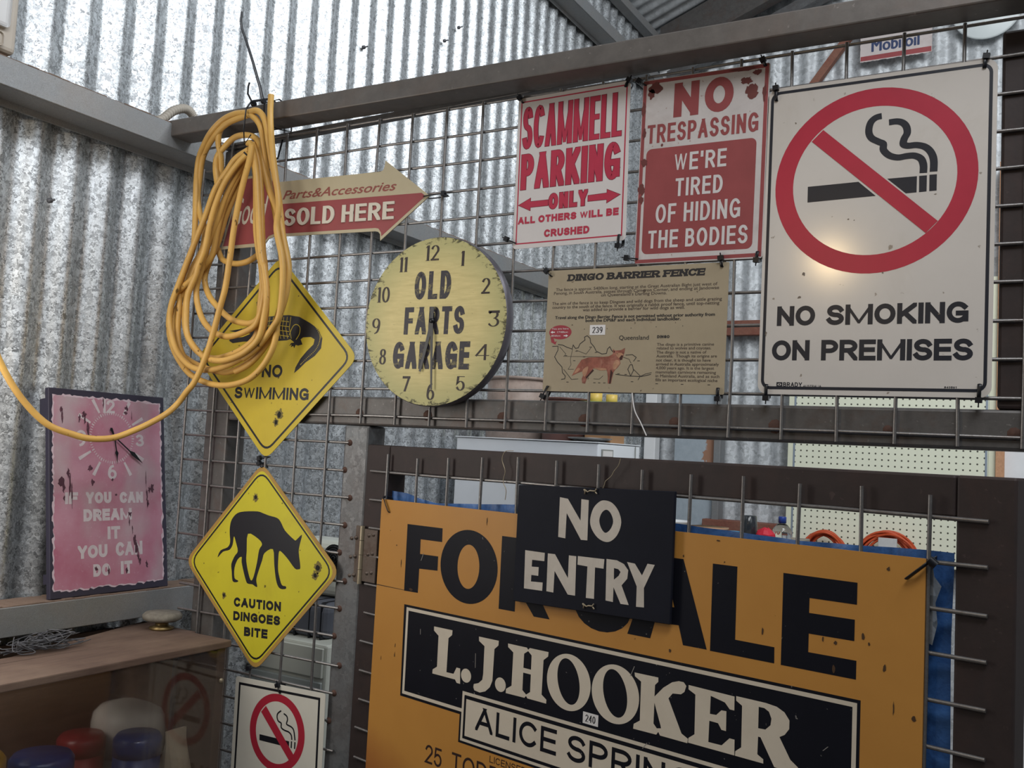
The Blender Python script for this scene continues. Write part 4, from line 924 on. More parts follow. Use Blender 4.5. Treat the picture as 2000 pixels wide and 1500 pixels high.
for k in range(60):
    a = 2 * PI * k / 60; ca, sa = math.cos(a), math.sin(a); r0, r1, w = (.0465, .0515, .0007) if k % 5 else (.0465, .0525, .0012)
    b.quad([(cx + ca * r0 - sa * w, cz + sa * r0 + ca * w), (cx + ca * r1 - sa * w, cz + sa * r1 + ca * w), (cx + ca * r1 + sa * w, cz + sa * r1 - ca * w), (cx + ca * r0 + sa * w, cz + sa * r0 - ca * w)], L3)
for hr in (1, 2, 4, 5, 7, 8, 10, 11):
    a = PI / 2 - hr * PI / 6; ca, sa = math.cos(a), math.sin(a); r0, r1, w0, w1 = .056, .086, .0022, .0036
    b.quad([(cx + ca * r0 - sa * w0, cz + sa * r0 + ca * w0), (cx + ca * r1 - sa * w1, cz + sa * r1 + ca * w1), (cx + ca * r1 + sa * w1, cz + sa * r1 - ca * w1), (cx + ca * r0 + sa * w0, cz + sa * r0 - ca * w0)], L3)
for st, ya, yb, za, zb in (('1', -121, -113, -9, 17.5), ('2', -111, -92, -8.5, 18), ('3', -43, -23, -72.5, -48), ('6', -110, -90, -139, -111), ('9', -180, -158, -76, -45)): glyph(b, st, py(ya), py(yb), zl(za), zl(zb), .0058, .005, L3)
for st, ya, yb, za, zb in (('IF', -204.8, -177, -185.5, -163.5), ('YOU', -160, -103, -185.5, -163.5), ('CAN', -84, -28, -186, -164), ('DREAM', -165.8, -56, -219, -196), ('IT', -113, -84, -255, -230.5), ('YOU', -179, -114, -288.5, -264), ('CAN', -95, -32, -288.5, -262), ('DO', -146, -108, -324, -300.5), ('IT', -84, -57, -324, -299)):
    text(b, st, py(ya), py(yb), zl(za), zl(zb), .0066, L3, .12, .4)
Pk.put('lettering', b, 'pink_print')
b = MB()
for k, (y, z, ry, rz) in enumerate(((-211, -6, 2.5, 5), (-209, -20, 1.5, 9), (-162, -14, 3.5, 6), (-160, -25, 2, 8), (-172, -22, 2, 6), (-153, -44, 2.2, 12), (-64, 4, 3, 5), (-66, -6, 3, 3), (-52, -12, .8, 8), (-210, -147, 7, 9), (-194, -150, 2, 16), (-190, -165, 1, 18), (-197, -128, 2.4, 8), (-208, -160, 2, 3), (-20, -135, 1.2, 14), (-12, -160, 3, 7), (-4, -158, 4, 7), (-18, -175, 1.6, 14), (-16, -188, 2, 5), (-60, -208, 3, 4), (-62, -222, 1.2, 6), (-50, -258, 2.4, 7), (-47, -272, 2.6, 9), (-43, -290, 2, 9), (-39, -302, 2, 6), (-22, -310, 2.4, 6), (-55, -240, 1, 8), (-131, -205, 1.2, 1.6), (-92, -170, 2, 2), (-140, -310, 3, 4), (-112, -315, 1.6, 6), (-70, -318, 2, 4), (-118, 12, 1.2, 10), (-150, -118, 4, 4), (-145, -145, 3, 5), (-206, -175, 1.6, 6), (-100, -140, 2, 2))):
    b = MB(); b.poly([(py(y) + (p[0]), zl(z) + p[1]) for p in mm(blob(0, 0, ry * 1.15, rz * 1.15, 300 + k, 14, .6))], L4); Pk.put('crack', b, 'crack_dark')
hub = (py(-97), zl(-57))
b = MB(); b.prism([(hub[0] + x, hub[1] + z) for x, z in mm([(-1.2, 0), (1.2, 0), (5, -26), (8.5, -31), (6.5, -37), (5.2, -53), (3.8, -37), (.5, -31), (2.6, -26)])], -.0055, -.005)
b.prism([(hub[0] + x, hub[1] + z) for x, z in mm([(1.2, 0), (-1.2, 0), (-7, 11), (-10.5, 14), (-9.5, 19), (-5, 19), (-3, 14)])], -.0055, -.005); Pk.put('hour_hand', b, 'black_plastic')
b = MB(); b.prism([(hub[0] + x, hub[1] + z) for x, z in mm([(-1, -.8), (1, .8), (35, -26), (45, -29), (64, -51), (38, -35), (33, -28)])], -.0075, -.007)
b.lathe([(0, -.009), (.0032, -.0085), (.004, -.001)], 14, (hub[0], 0, hub[1]), 'Y'); Pk.put('minute_hand', b, 'black_plastic')
for bx in ((-.129, -.108, .0115, .026, .028, .046), (-.131, -.104, .0115, .03, .33, .375)): Pk.put('hanger', MB().box(*bx), 'pink_edge')

# ------------------------------------------------------------------ hose and cable ties
def hose_mat():
    s = NT('yellow_hose'); c = s.mix(s.ramp(s.noise(14, 4), [(.3, BW(0)), (.75, BW(1))]), srgb('d0a557'), srgb('b98f4f'))
    c = s.mix(s.ramp(s.noise(70, 5, .6, s.co((1, 1, .5))), [(.66, BW(0)), (.69, BW(.85))]), c, srgb('4a3218'))
    return s.done(c, .42, 0, .35)
hose_mat()
HOSE=[
[[-193,-55,74],[-161,-55,87],[-133,-55,109],[-111,-55,135],[-97,-55,166],[-87,-55,194],[-77,-55,230],[-75,-55,266],[-81,-55,290],[-96,-55,332],[-106,-55,374],[-114,-55,407],[-125,-55,440],[-130,-64,477],[-125,-81,511],[-128,-85,534],[-140,-85,556],[-157,-85,567],[-179,-85,566],[-211,-85,568],[-245,-85,560],[-274,-85,540],[-305,-74,519],[-330,-62,497],[-340,-55,461],[-338,-55,422],[-335,-55,383],[-333,-55,343],[-337,-55,313],[-362,-55,254],[-361,-55,198],[-360,-55,151],[-347,-55,115],[-320,-55,87]],
[[-181,-73,498],[-217,-71,485],[-240,-70,462],[-268,-70,430],[-291,-70,375],[-320,-70,314],[-336,-70,279],[-355,-70,236],[-367,-70,206],[-369,-70,175],[-360,-70,144],[-342,-70,113],[-314,-70,90],[-284,-70,78],[-242,-70,76],[-205,-70,83],[-166,-70,97],[-135,-70,114],[-116,-70,145],[-110,-70,188],[-117,-70,229],[-131,-70,278],[-137,-70,290],[-150,-70,340],[-156,-70,402],[-163,-70,452],[-174,-72,492]],
[[-179,-76,489],[-201,-79,471],[-231,-80,438],[-251,-80,400],[-264,-80,358],[-273,-80,309],[-287,-80,277],[-292,-80,259],[-310,-80,222],[-311,-80,185],[-305,-80,147],[-285,-80,122],[-251,-80,99],[-209,-80,92],[-170,-80,99],[-138,-80,113],[-114,-80,134],[-105,-80,167],[-101,-80,214],[-112,-80,263],[-118,-80,275],[-128,-80,312],[-140,-80,385],[-151,-80,448],[-173,-74,504],[-186,-73,511]],
[[-194,-62,485],[-213,-60,462],[-236,-60,424],[-254,-60,388],[-264,-60,350],[-273,-60,305],[-292,-60,281],[-325,-60,257],[-366,-60,230],[-381,-60,197],[-381,-60,161],[-370,-60,130],[-348,-60,99],[-312,-60,69],[-268,-60,53],[-226,-60,47],[-185,-60,50],[-147,-60,62],[-117,-60,86],[-97,-60,117],[-90,-60,146],[-89,-60,165],[-74,-60,212],[-70,-60,252],[-74,-60,277],[-86,-60,313],[-99,-60,351],[-116,-60,388],[-135,-60,420],[-152,-61,466],[-158,-65,500],[-168,-67,518],[-191,-68,529],[-226,-67,530],[-254,-65,516],[-276,-63,499],[-282,-60,475],[-273,-60,440]],
[[-184,-80,563],[-229,-80,559],[-252,-80,547],[-265,-74,525],[-270,-59,494],[-278,-50,467],[-283,-50,431],[-282,-50,392],[-295,-50,342],[-316,-50,305],[-338,-50,267],[-345,-50,234],[-350,-50,198],[-345,-50,162],[-327,-50,131],[-295,-50,108],[-256,-50,100],[-215,-50,107],[-182,-50,119],[-154,-50,139],[-141,-50,172]],
[[-204,-53,484],[-221,-48,451],[-241,-48,415],[-258,-48,378],[-274,-48,328],[-295,-48,289],[-303,-48,258],[-289,-48,227],[-261,-48,201],[-224,-48,177],[-189,-48,168],[-166,-48,168],[-150,-48,178],[-148,-48,202],[-147,-48,246],[-156,-48,291],[-161,-48,321],[-172,-48,384],[-183,-48,447],[-187,-54,486]],
[[-195,-66,484],[-220,-65,452],[-244,-65,411],[-263,-65,362],[-280,-65,325],[-293,-65,280],[-305,-65,237],[-296,-65,199],[-275,-65,168],[-245,-65,148],[-209,-65,140],[-170,-65,147],[-141,-65,160],[-129,-65,184],[-124,-65,218],[-125,-65,266],[-134,-65,303],[-143,-65,365],[-151,-65,427],[-161,-66,477],[-175,-69,511]],
[[-288,-35,322],[-271,-35,298],[-235,-35,288],[-201,-35,291],[-172,-35,304]],
[[-160,-70,97],[-132,-70,113],[-108,-70,135],[-89,-72,154],[-73,-75,172],[-69,-75,207],[-70,-75,250],[-76,-75,286],[-93,-75,335],[-92,-75,371],[-94,-75,395],[-106,-75,442],[-112,-79,480],[-115,-85,523],[-120,-85,558],[-121,-85,592]],
[[-159,-88,498],[-162,-88,471],[-174,-88,428],[-183,-88,387],[-190,-88,339],[-194,-88,290],[-196,-88,275],[-201,-88,229],[-211,-88,193],[-223,-88,149],[-236,-88,108],[-253,-88,71],[-268,-88,47],[-284,-88,32],[-306,-88,9],[-312,-108,-12],[-320,-136,-31],[-328,-165,-47],[-339,-202,-63],[-350,-242,-66],[-359,-274,-59],[-368,-307,-48],[-376,-332,-29],[-383,-359,0],[-390,-381,33],[-396,-403,75],[-400,-425,130],[-402,-440,230]],
[[-180,-83,562],[-232,-83,553],[-272,-79,532],[-317,-62,504],[-337,-50,462],[-338,-50,423],[-327,-50,388],[-311,-50,356],[-314,-50,318],[-339,-50,280],[-356,-50,237],[-377,-50,191],[-377,-50,152],[-358,-50,116],[-319,-50,93],[-275,-50,80],[-225,-50,73],[-185,-50,83],[-148,-50,104],[-118,-50,136],[-102,-50,171],[-90,-50,212],[-87,-50,267],[-93,-50,287],[-109,-50,329],[-125,-50,379],[-146,-50,438],[-147,-64,489],[-141,-83,527],[-158,-83,551],[-181,-83,565]],
]
b = MB(); HR = .0058
for k, st in enumerate(HOSE):
    pts = smooth([(x / 1e3, y / 1e3, z / 1e3) for x, y, z in st], 6)
    b.tube(pts, HR, 12)
hz = (-.20, -.07, .02)
b.v = [(x - hz[0], y - hz[1], z - hz[2]) for x, y, z in b.v]
hs = b.build('hose', 'yellow_hose'); hs.location = hz
tag(hs, 'yellow hose coiled and tied to the left end of the top beam', 'hose')
def tie_obj(mb, label, loc, group=None):
    mb.v = [(x - loc[0], y - loc[1], z - loc[2]) for x, y, z in mb.v]
    o = mb.build('cable_tie', 'black_plastic'); o.location = loc
    return tag(o, label, 'cable tie', group)
def tie(label, hole, end, fn=lambda x, y, z: Vector((x, y, z)), y0=-.0085, back=.004, head=True):
    """strap threaded through a sign's corner hole and round a wire, its head at `end`"""
    h = Vector(hole) / 1e3; e = Vector(end) / 1e3; d = (e - h).normalized(); m = (h + e) / 2
    P = lambda v, y: fn(v.x, y, v.y)
    b = MB(); f = y0 - .0022
    b.tube([P(h, y0 + .002), P(h, f), P(h + d * .003, f - .0008), P(m, f - .0012), P(e, f - .0006), P(e + d * .002, (f + back) / 2), P(e, back + .003), P(m, back + .004), P(h, back + .002), P(h, y0 + .002)], .0025, 8, False, True, .35)
    if head:
        n = Vector((-d.y, d.x)); c0 = e + d * .001
        q = [c0 - n * .0042 - d * .003, c0 + n * .0042 - d * .003, c0 + n * .0042 + d * .004, c0 - n * .0042 + d * .004]
        vs = [P(v, yy) for yy in (f - .0035, f + .0035) for v in q]
        b.add(vs, [(0, 1, 2, 3), (7, 6, 5, 4), (0, 4, 5, 1), (1, 5, 6, 2), (2, 6, 7, 3), (3, 7, 4, 0)])
        b.tube([P(c0 + d * .004, f), P(c0 + d * .0085, f - .001)], .0018, 6, False, True, .5)
    return tie_obj(b, label, P(m, y0))
def at(c, lst): return [(c[0] * 1e3 + x, c[1] * 1e3 + z) for x, z in lst]
for lab, c, hole, end in (
 ('black cable tie at the upper left corner of the SCAMMELL parking sign', (.475, .413), (-94, 119), (-99, 127)),
 ('black cable tie at the upper right corner of the SCAMMELL parking sign', (.475, .413), (92, 119), (97, 127)),
 ('black cable tie at the lower left corner of the SCAMMELL parking sign', (.475, .413), (-95, -119), (-110, -112)),
 ('black cable tie at the lower right corner of the SCAMMELL parking sign', (.475, .413), (92, -118), (91, -134)),
 ('black cable tie at the upper left corner of the NO TRESPASSING sign', (.694, .391), (-94, 138), (-103, 145)),
 ('black cable tie at the upper right corner of the NO TRESPASSING sign', (.694, .391), (93, 139), (90, 147)),
 ('black cable tie at the lower left corner of the NO TRESPASSING sign', (.694, .391), (-96, -136), (-111, -134)),
 ('black cable tie at the lower right corner of the NO TRESPASSING sign', (.694, .391), (91, -136), (90, -147)),
 ('black cable tie at the upper left corner of the large NO SMOKING sign', (.941, .271), (-136, 204), (-137, 221)),
 ('black cable tie at the upper right corner of the large NO SMOKING sign', (.941, .271), (134, 210), (136, 223)),
 ('black cable tie at the lower left corner of the large NO SMOKING sign', (.941, .271), (-137, -208), (-137, -226)),
 ('black cable tie at the lower right corner of the large NO SMOKING sign', (.941, .271), (134.7, -205), (134, -224)),
 ('black cable tie at the upper left corner of the DINGO BARRIER FENCE board', (.594, .146), (-143, 89), (-151, 97)),
 ('black cable tie at the upper right corner of the DINGO BARRIER FENCE board', (.594, .146), (139, 90), (137.5, 101)),
 ('black cable tie at the lower left corner of the DINGO BARRIER FENCE board', (.594, .146), (-140, -89), (-147, -104)),
 ('black cable tie at the lower right corner of the DINGO BARRIER FENCE board', (.594, .146), (139.8, -89), (140, -103)),
 ('black cable tie at the point of the arrow sign', (-.05, .387), (240, 3), (280, 4)),
 ('upper of two black cable ties where the yellow diamond signs meet', (-.145, .106), (-4, -190), (-13, -193)),
 ('lower of two black cable ties where the yellow diamond signs meet', (-.1445, -.2905), (-9, 186), (-14, 192)),
 ('black cable tie at the bottom corner of the CAUTION DINGOES BITE sign', (-.1445, -.2905), (9, -188), (-4, -190)),
 ('black cable tie at the top of the small no smoking sign', (-.067, -.501), (-2, -12), (-7, 0))):
    a, e = at(c, [hole, end]); tie(lab, a, e)
gfn = lambda x, y, z: gw(x, -y, z)
tie('black cable tie at the upper left corner of the FOR SALE sign', (69, -165), (54, -141), gfn, head=False)
b = MB(); b.tube([gw(.942, .012, -.168), gw(.952, .017, -.160), gw(.966, .014, -.147), gw(.968, .0, -.143), gw(.966, -.004, -.150)], .0034, 8, False, True, .4)
b.tube([gw(.966, .014, -.144), gw(.973, .012, -.150)], .005, 8); tie_obj(b, 'long black cable tie at the upper right corner of the FOR SALE sign', gw(.95, .01, -.16))
b = MB(); b.tube([(-.163, -.088, .520), (-.172, -.094, .500), (-.1745, -.096, .53), (-.174, -.094, .57), (-.1745, -.082, .588), (-.175, -.03, .612), (-.175, .008, .600), (-.174, .010, .555), (-.172, -.005, .50), (-.166, -.05, .476), (-.162, -.083, .474), (-.170, -.096, .485)], .0023, 8, False, True, .45)
b.tube([(-.178, -.076, .585), (-.170, -.076, .585)], .0045, 8); b.tube([(-.175, -.08, .588), (-.179, -.088, .602), (-.177, -.09, .615), (-.1745, -.09, .622)], .003, 6, False, True, .5)
tie_obj(b, 'black cable tie looped round the yellow hose and beam, short tail upward', (-.174, -.07, .55))
b = MB(); b.tube([(-.158, -.07, .590), (-.152, -.07, .590)], .0052, 8)
b.tube([(-.155, -.066, .588), (-.155, -.03, .608), (-.155, .008, .602), (-.155, .009, .556), (-.155, -.03, .549), (-.155, -.066, .552), (-.155, -.067, .588)], .0022, 8, False, True, .45)
b.tube([(-.156, -.071, .592), (-.164, -.074, .62), (-.180, -.08, .667), (-.196, -.084, .707), (-.207, -.088, .734), (-.210, -.09, .748), (-.209, -.09, .768)], [.0042, .0042, .004, .0038, .0036, .0032, .002], 8, False, True, .4)
tie_obj(b, 'black cable tie on the top beam with a long tail sticking up', (-.155, -.06, .59))
for lab, pts in (('pale string dangling below the dog fence information board', [(.600, -.010, .048), (.606, -.012, .022), (.616, -.010, .003), (.626, -.010, -.016)]),):
    b = MB(); b.tube(smooth(pts, 5), .0009, 6); o = b.build('string', 'sticker_white'); tag(o, lab, 'string')
for lab, pts in (('thin wire strand hanging on the gate left of the NO ENTRY board', [(.345, -.049), (.330, -.050), (.324, -.056), (.323, -.066), (.330, -.081), (.327, -.097), (.334, -.110), (.333, -.125)]),
                 ('thin wire strand twisting down to the top of the NO ENTRY board', [(.546, -.052), (.543, -.062), (.536, -.070), (.531, -.078), (.522, -.085), (.520, -.091), (.516, -.098), (.510, -.100)])):
    b = MB(); b.tube(smooth([gw(a, .006, z) for a, z in pts], 4), .0006, 6); tag(b.build('wire_strand', 'hinge_pin'), lab, 'wire')

# ------------------------------------------------------------------ fixed to the wall
plain('grey_wire', '5a5a5e', .5, .3); plain('grey_conduit', 'a8a196', .6); plain('wall_box_white', 'bdb4a8', .55, 0, .1); plain('lens_white', 'd6d6d6', .3)
b = MB(); path = smooth([(-.452, -.085, .585), (-.452, -.060, .597), (-.452, -.033, .624), (-.452, -.005, .639), (-.452, .014, .636), (-.452, .027, .620), (-.452, .032, .590)], 20)
rr = [(.0098, .0098, .0080, .0080)[i % 4] for i in range(len(path))]
b.tube(path, rr, 12); tag(b.build('conduit', 'grey_conduit'), 'grey corrugated flexible conduit arching over the wall rail behind the beam', 'conduit')
wb = empty('wall_light', (-.495, -.446, .58), label='white plastic light fitting on the corrugated wall, cut by the frame', cat='light')
b = MB(); b.box(.0, .075, -.12, .048, .012, .20, .01, 3); b.build('housing', 'wall_box_white', wb)
b = MB(); b.box(.0752, .082, -.11, .028, .052, .19, .008, 3); b.build('diffuser', 'lens_white', wb)
b = MB(); b.box(.0752, .080, -.11, .020, .018, .042, .006, 2); b.build('cover_strip', 'wall_box_white', wb)
for k, (y, z, lab) in enumerate(((-.258, .38, 'screw through the corrugated wall below the upper rail'), (.622, 1.035, 'screw through the corrugated wall nearest above the top beam'), (1.002, 1.209, 'dark screw through the corrugated wall, middle of the three above the beam'), (1.076, 1.283, 'screw through the corrugated wall, farthest of the three above the beam'))):
    b = MB(); b.lathe([(0, .016), (.002, .015), (.002, -.004)], 8, axis='X'); b.lathe([(.0, .006), (.0055, .004), (.0055, -.002)], 8, axis='X'); o = b.build('screw', 'grey_wire'); o.location = (-.503, y, z); tag(o, lab, 'screw')

# ------------------------------------------------------------------ timber wall box with clear front
def clear_mat():
    s = NT('clear_sheet'); s.b.inputs['Transmission Weight'].default_value = 1; s.b.inputs['IOR'].default_value = 1.42; m = s.done((.9, .89, .87, 1), .05)
    df = s.n('ShaderNodeBsdfDiffuse'); df.inputs[0].default_value = srgb('7d6a5c'); mx = s.n('ShaderNodeMixShader'); out = s.t.nodes['Material Output']
    s.l(s.math('MULTIPLY', s.noise(7, 5, .7, s.co((1, 1, .4))), .2), mx.inputs[0]); s.l(s.b.outputs[0], mx.inputs[1]); s.l(df.outputs[0], mx.inputs[2]); s.l(mx.outputs[0], out.inputs['Surface']); return m
clear_mat(); plain('bin_blue', '1f3f80', .3); plain('bin_red', '7d1f26', .35); plain('bin_white', 'cfcac2', .4); plain('bin_yellow', 'c99a2e', .4); plain('brass', '84704a', .4, .7); paint('plaster', '857f74', .95, .25, '6a645a', .5, 60); paint('paper_bag', 'd8c9b0', .7, .1)
ST = -.432
sb = empty('wall_box', (-.34, -.45, -.86), label='dusty timber wall box with a clear front sheet, below the lower rail', cat='box')
bo = (-.34, -.45, -.86)
b = MB(); b.box(-.305, -.186, -1.0, -.022, ST - .013, ST, .002); b.add([(x, y, z) for z in (ST - .014, ST - .002) for x, y in ((-.318, -1.0), (-.309, -.03), (-.30, -.008), (-.452, -.006), (-.345, -.36), (-.335, -1.0))], [(0, 1, 2, 3, 4, 5), (6, 7, 8, 9, 10, 11)] + [(i, (i + 1) % 6, 6 + (i + 1) % 6, 6 + i) for i in range(6)]); part('top_board', b, 'weathered_ply', sb, bo)
b = MB(); b.box(-.49, -.195, -.048, -.028, -.86, ST - .014, .002); part('end_board', b, 'weathered_ply', sb, bo)
b = MB(); b.box(-.495, -.485, -1.0, -.05, -.86, ST - .015); part('back_board', b, 'weathered_ply', sb, bo)
b = MB(); b.box(-.484, -.20, -1.0, -.05, -.86, -.848); part('shelf', b, 'weathered_ply', sb, bo)
b = MB(); b.box(-.1935, -.1905, -1.0, -.028, -.86, ST - .008); part('front_sheet', b, 'clear_sheet', sb, bo)
b = MB(); b.lathe([(0, .004), (.004, .003), (.005, 0)], 10, (-.1905, -.038, -.505), 'X'); part('screw', b, 'hinge_pin', sb, bo)
def canister(name, x, y, z1, r_, mat, lab, cat, lid=True, z0=-.848):
    o = empty(name, (x, y, z0), label=lab, cat=cat); H = z1 - z0
    MB().lathe([(0, 0), (r_ * .97, 0), (r_ * .97, H * .9), (0, H * .9)], 28).build('body', mat, o)
    MB().lathe([(r_ * .96, H * .86), (r_, H * .86), (r_, H - .008), (r_ - .006, H), (0, H)], 28).build('lid', mat, o); return o
canister('canister', -.275, -.148, -.592, .042, 'bin_blue', 'blue canister standing before the white domed tub in the wall box', 'canister')
canister('canister', -.285, -.330, -.586, .050, 'bin_blue', 'wide blue canister between the yellow and red ones in the wall box', 'canister')
canister('canister', -.385, -.182, -.606, .042, 'bin_red', 'red canister behind the two blue ones in the wall box', 'canister')
canister('canister', -.285, -.452, -.560, .050, 'bin_yellow', 'yellow canister at the left edge of the frame in the wall box', 'canister')
o = empty('tub', (-.39, -.070, -.832), label='white domed tub behind the blue canister in the wall box', cat='tub')
MB().lathe([(0, 0), (.062, 0), (.066, .18), (.0, .18)], 32).build('body', 'bin_white', o)
MB().lathe([(.066, .17), (.071, .17), (.073, .225), (.070, .243), (.060, .254), (.035, .259), (0, .260)], 36).build('lid', 'bin_white', o)
b = MB(); g = random.Random(3)
ring = [[(-.265 + rx * math.cos(a) * (1 + .15 * g.random()), -.068 + ry * math.sin(a) * (1 + .15 * g.random()), z) for a in [2 * PI * k / 14 for k in range(14)]] for rx, ry, z in ((.036, .034, -.847), (.042, .038, -.77), (.036, .034, -.70), (.022, .026, -.655), (.006, .024, -.622), (.003, .026, -.600))]
b.add([p for rr_ in ring for p in rr_], [(i * 14 + k, i * 14 + (k + 1) % 14, (i + 1) * 14 + (k + 1) % 14, (i + 1) * 14 + k) for i in range(5) for k in range(14)]); b.add(ring[0], [tuple(range(14))]); b.add(ring[-1], [tuple(range(14))])
o = b.build('paper_bag', 'paper_bag'); tag(o, 'crumpled cream paper bag right of the blue canister in the wall box', 'bag')
b = MB(); b.box(-.30, -.292, -.060, -.053, -.848, -.46, .001, 1); o = b.build('rod', 'grey_wire'); tag(o, 'thin dark rod standing upright in the right end of the wall box', 'rod')
o = empty('knob', (-.364, -.036, ST - .002), label='plaster-topped brass knob lying on the wall box', cat='knob')
MB().lathe([(0, 0), (.022, 0), (.024, .004), (.013, .008), (.012, .014), (.018, .016), (.0, .017)], 24).build('stem', 'brass', o)
g = random.Random(8); MB().lathe([(0, .017), (.030, .017), (.037, .021), (.038, .028), (.033, .033), (0, .034)], 18).build('disc', 'plaster', o)
b = MB(); g = random.Random(17)
for k in range(9):
    cy, cx = -.300 + g.uniform(-.028, .028), -.352 + g.uniform(-.012, .012); p = []
    for i in range(9): a = g.uniform(0, 6.28); p.append((cx + .022 * math.cos(a), cy + .05 * math.sin(a), ST + .002 + g.uniform(0, .024)))
    b.tube(smooth(p, 5), .0009, 6)
for k in range(5):
    p = [(-.345 + g.uniform(-.02, .02), -.37 + i * .03 + g.uniform(-.006, .006), ST + .002 + g.uniform(0, .008)) for i in range(6)]; b.tube(smooth(p, 4), .0009, 6)
wl_ = b.build('wire_bundle', 'grey_wire'); tag(wl_, 'tangled bundle of thin grey wire on top of the wall box', 'wire')

# ------------------------------------------------------------------ old appliance and case behind the left mesh
plain('enamel_cream', 'c2c4ba', .35, 0, .05); plain('enamel_grey', '9fa5a2', .4); plain('case_grey', '53565f', .55); plain('pipe_dark', '3a3634', .5)
o = empty('appliance', (-.40, .45, FLOOR), label='cream enamel appliance behind the left mesh, below the CAUTION sign', cat='appliance')
b = MB(); b.box(-.16, .135, -.10, .16, .0, 1.040, .006, 2); b.build('body', 'enamel_cream', o)
b = MB(); b.box(-.155, .128, -.106, -.1005, .75, .958, .003, 1); b.build('front_panel', 'enamel_grey', o); b = MB(); b.box(-.155, .128, -.106, -.1005, .965, 1.034, .003, 1); b.build('top_panel', 'enamel_cream', o)
b = MB(); b.tube(smooth([(.136, .0, .985), (.16, .0, .99), (.175, -.005, .97), (.178, -.005, .93), (.176, -.005, .60)], 6), .011, 12); b.build('pipe', 'pipe_dark', o)
o = empty('equipment_case', (-.40, .47, -.510), label='grey ribbed case with black straps lying on the cream appliance', cat='case')
b = MB(); b.box(-.14, .10, -.085, .10, 0, .085, .022, 4); b.build('shell', 'case_grey', o)
b = MB()
for x in (-.09, -.045, .0, .045, .08): b.box(x - .002, x + .002, -.0865, .10, -.0005, .0865, .003, 1)
b.build('strap', 'black_plastic', o)
o = empty('fan_heater', (-.375, .50, -.424), label='white fan heater with a black round vent, on the grey case', cat='heater')
b = MB(); b.box(-.12, .06, -.05, .06, 0, .135, .028, 4); b.build('housing', 'enamel_cream', o)
b = MB()
for k in range(5): b.lathe([(.004 + .006 * k, 0), (.0065 + .006 * k, 0), (.0065 + .006 * k, -.003), (.004 + .006 * k, -.003)], 24, (.028, -.0505, .095), 'Y')
b.lathe([(0, -.0004), (.034, -.0004)], 24, (.028, -.0505, .095), 'Y'); b.build('vent', 'black_plastic', o)

# ------------------------------------------------------------------ freezer and the things on it
paint('freezer_white', 'dfe3e8', .35, .03); plain('tin_silver', '9c9a97', .35, .7); paint('pot_brown', '6d4a42', .5, .2); paint('tin_rusty', 'a8968b', .5, .2, '6a4a3c', .6, 25, spots=.2); plain('tray_green', '9fc07e', .4); plain('tin_yellow', 'd2b45c', .4); plain('card', '9b7653', .8); plain('label_grey', '8a8b86', .5)
FT = -.013
o = empty('chest_freezer', (-.19, 1.235, FLOOR), label='white chest freezer against the corrugated wall behind the screen', cat='freezer'); fo = (-.19, 1.235, FLOOR)
part('body', MB().box(-.43, .045, 1.085, 1.39, FLOOR, FT - .002, .004), 'freezer_white', o, fo)
part('lid', MB().box(-.432, .047, 1.081, 1.392, FT - .0015, FT + .0015, .0006, 1), 'freezer_white', o, fo)
lb = part('label_plate', MB().box(.0455, .0475, 1.105, 1.185, FT - .042, FT - .018, .0005, 1), 'label_grey', o, fo)
part('label_face', MB().box(.0476, .0482, 1.112, 1.178, FT - .038, FT - .022), 'sticker_white', lb, fo)
b = MB(); b.tube(smooth([(.049, 1.10, -.06), (.052, 1.17, -.055), (.053, 1.23, -.058), (.053, 1.29, -.085), (.052, 1.33, -.13)], 6), .002, 7); b.tube([(.049, 1.345, FT - .004), (.050, 1.345, -.1)], .0016, 7); part('cord', b, 'label_grey', o, fo)
def tin(name, x, y, z0, r_, h_, mat, lab, cat, rim=True):
    o = empty(name, (x, y, z0), label=lab, cat=cat)
    MB().lathe([(0, 0), (r_, 0), (r_, h_), (r_ * .94, h_), (r_ * .94, h_ * .97), (0, h_ * .97)], 32).build('body', mat, o)
    if rim: MB().lathe([(r_ * 1.0, h_ * .95), (r_ * 1.06, h_ * .96), (r_ * 1.06, h_), (r_ * .98, h_ * 1.005)], 32).build('rim', mat, o)
    return o
tin('drum_tin', -.305, 1.235, FT + .0015, .098, .190, 'tin_rusty', 'large rust-spotted tin on the left of the freezer', 'tin')
tin('stock_pot', -.128, 1.21, FT + .0015, .066, .128, 'pot_brown', 'brown pot beside the rust-spotted tin on the freezer', 'pot')
o = MB().box(-.045, .04, -.05, .05, 0, .112, .001, 1).build('carton', 'card'); o.location = (-.012, 1.255, FT + .0015); tag(o, 'brown carton under the green tray on the freezer', 'carton')
o = MB().lathe([(0, 0), (.072, 0), (.080, .006), (.079, .007), (.071, .002), (0, .002)], 32).build('tray', 'tray_green'); o.location = (-.012, 1.245, FT + .1140); tag(o, 'pale green round tray on the carton on the freezer', 'tray')
tin('paint_tin', -.040, 1.235, FT + .1161, .020, .034, 'tin_yellow', 'left yellow tin on the green tray', 'tin', False); tin('paint_tin', .008, 1.245, FT + .1161, .017, .030, 'tin_yellow', 'right yellow tin on the green tray', 'tin', False)
o = MB().lathe([(0, 0), (.035, .0), (.062, .009), (.066, .012), (.062, .012), (.034, .003), (0, .003)], 36).build('metal_dish', 'tin_silver'); o.location = (-.012, 1.148, FT + .0015); tag(o, 'shallow shiny dish at the front right of the freezer top', 'dish')

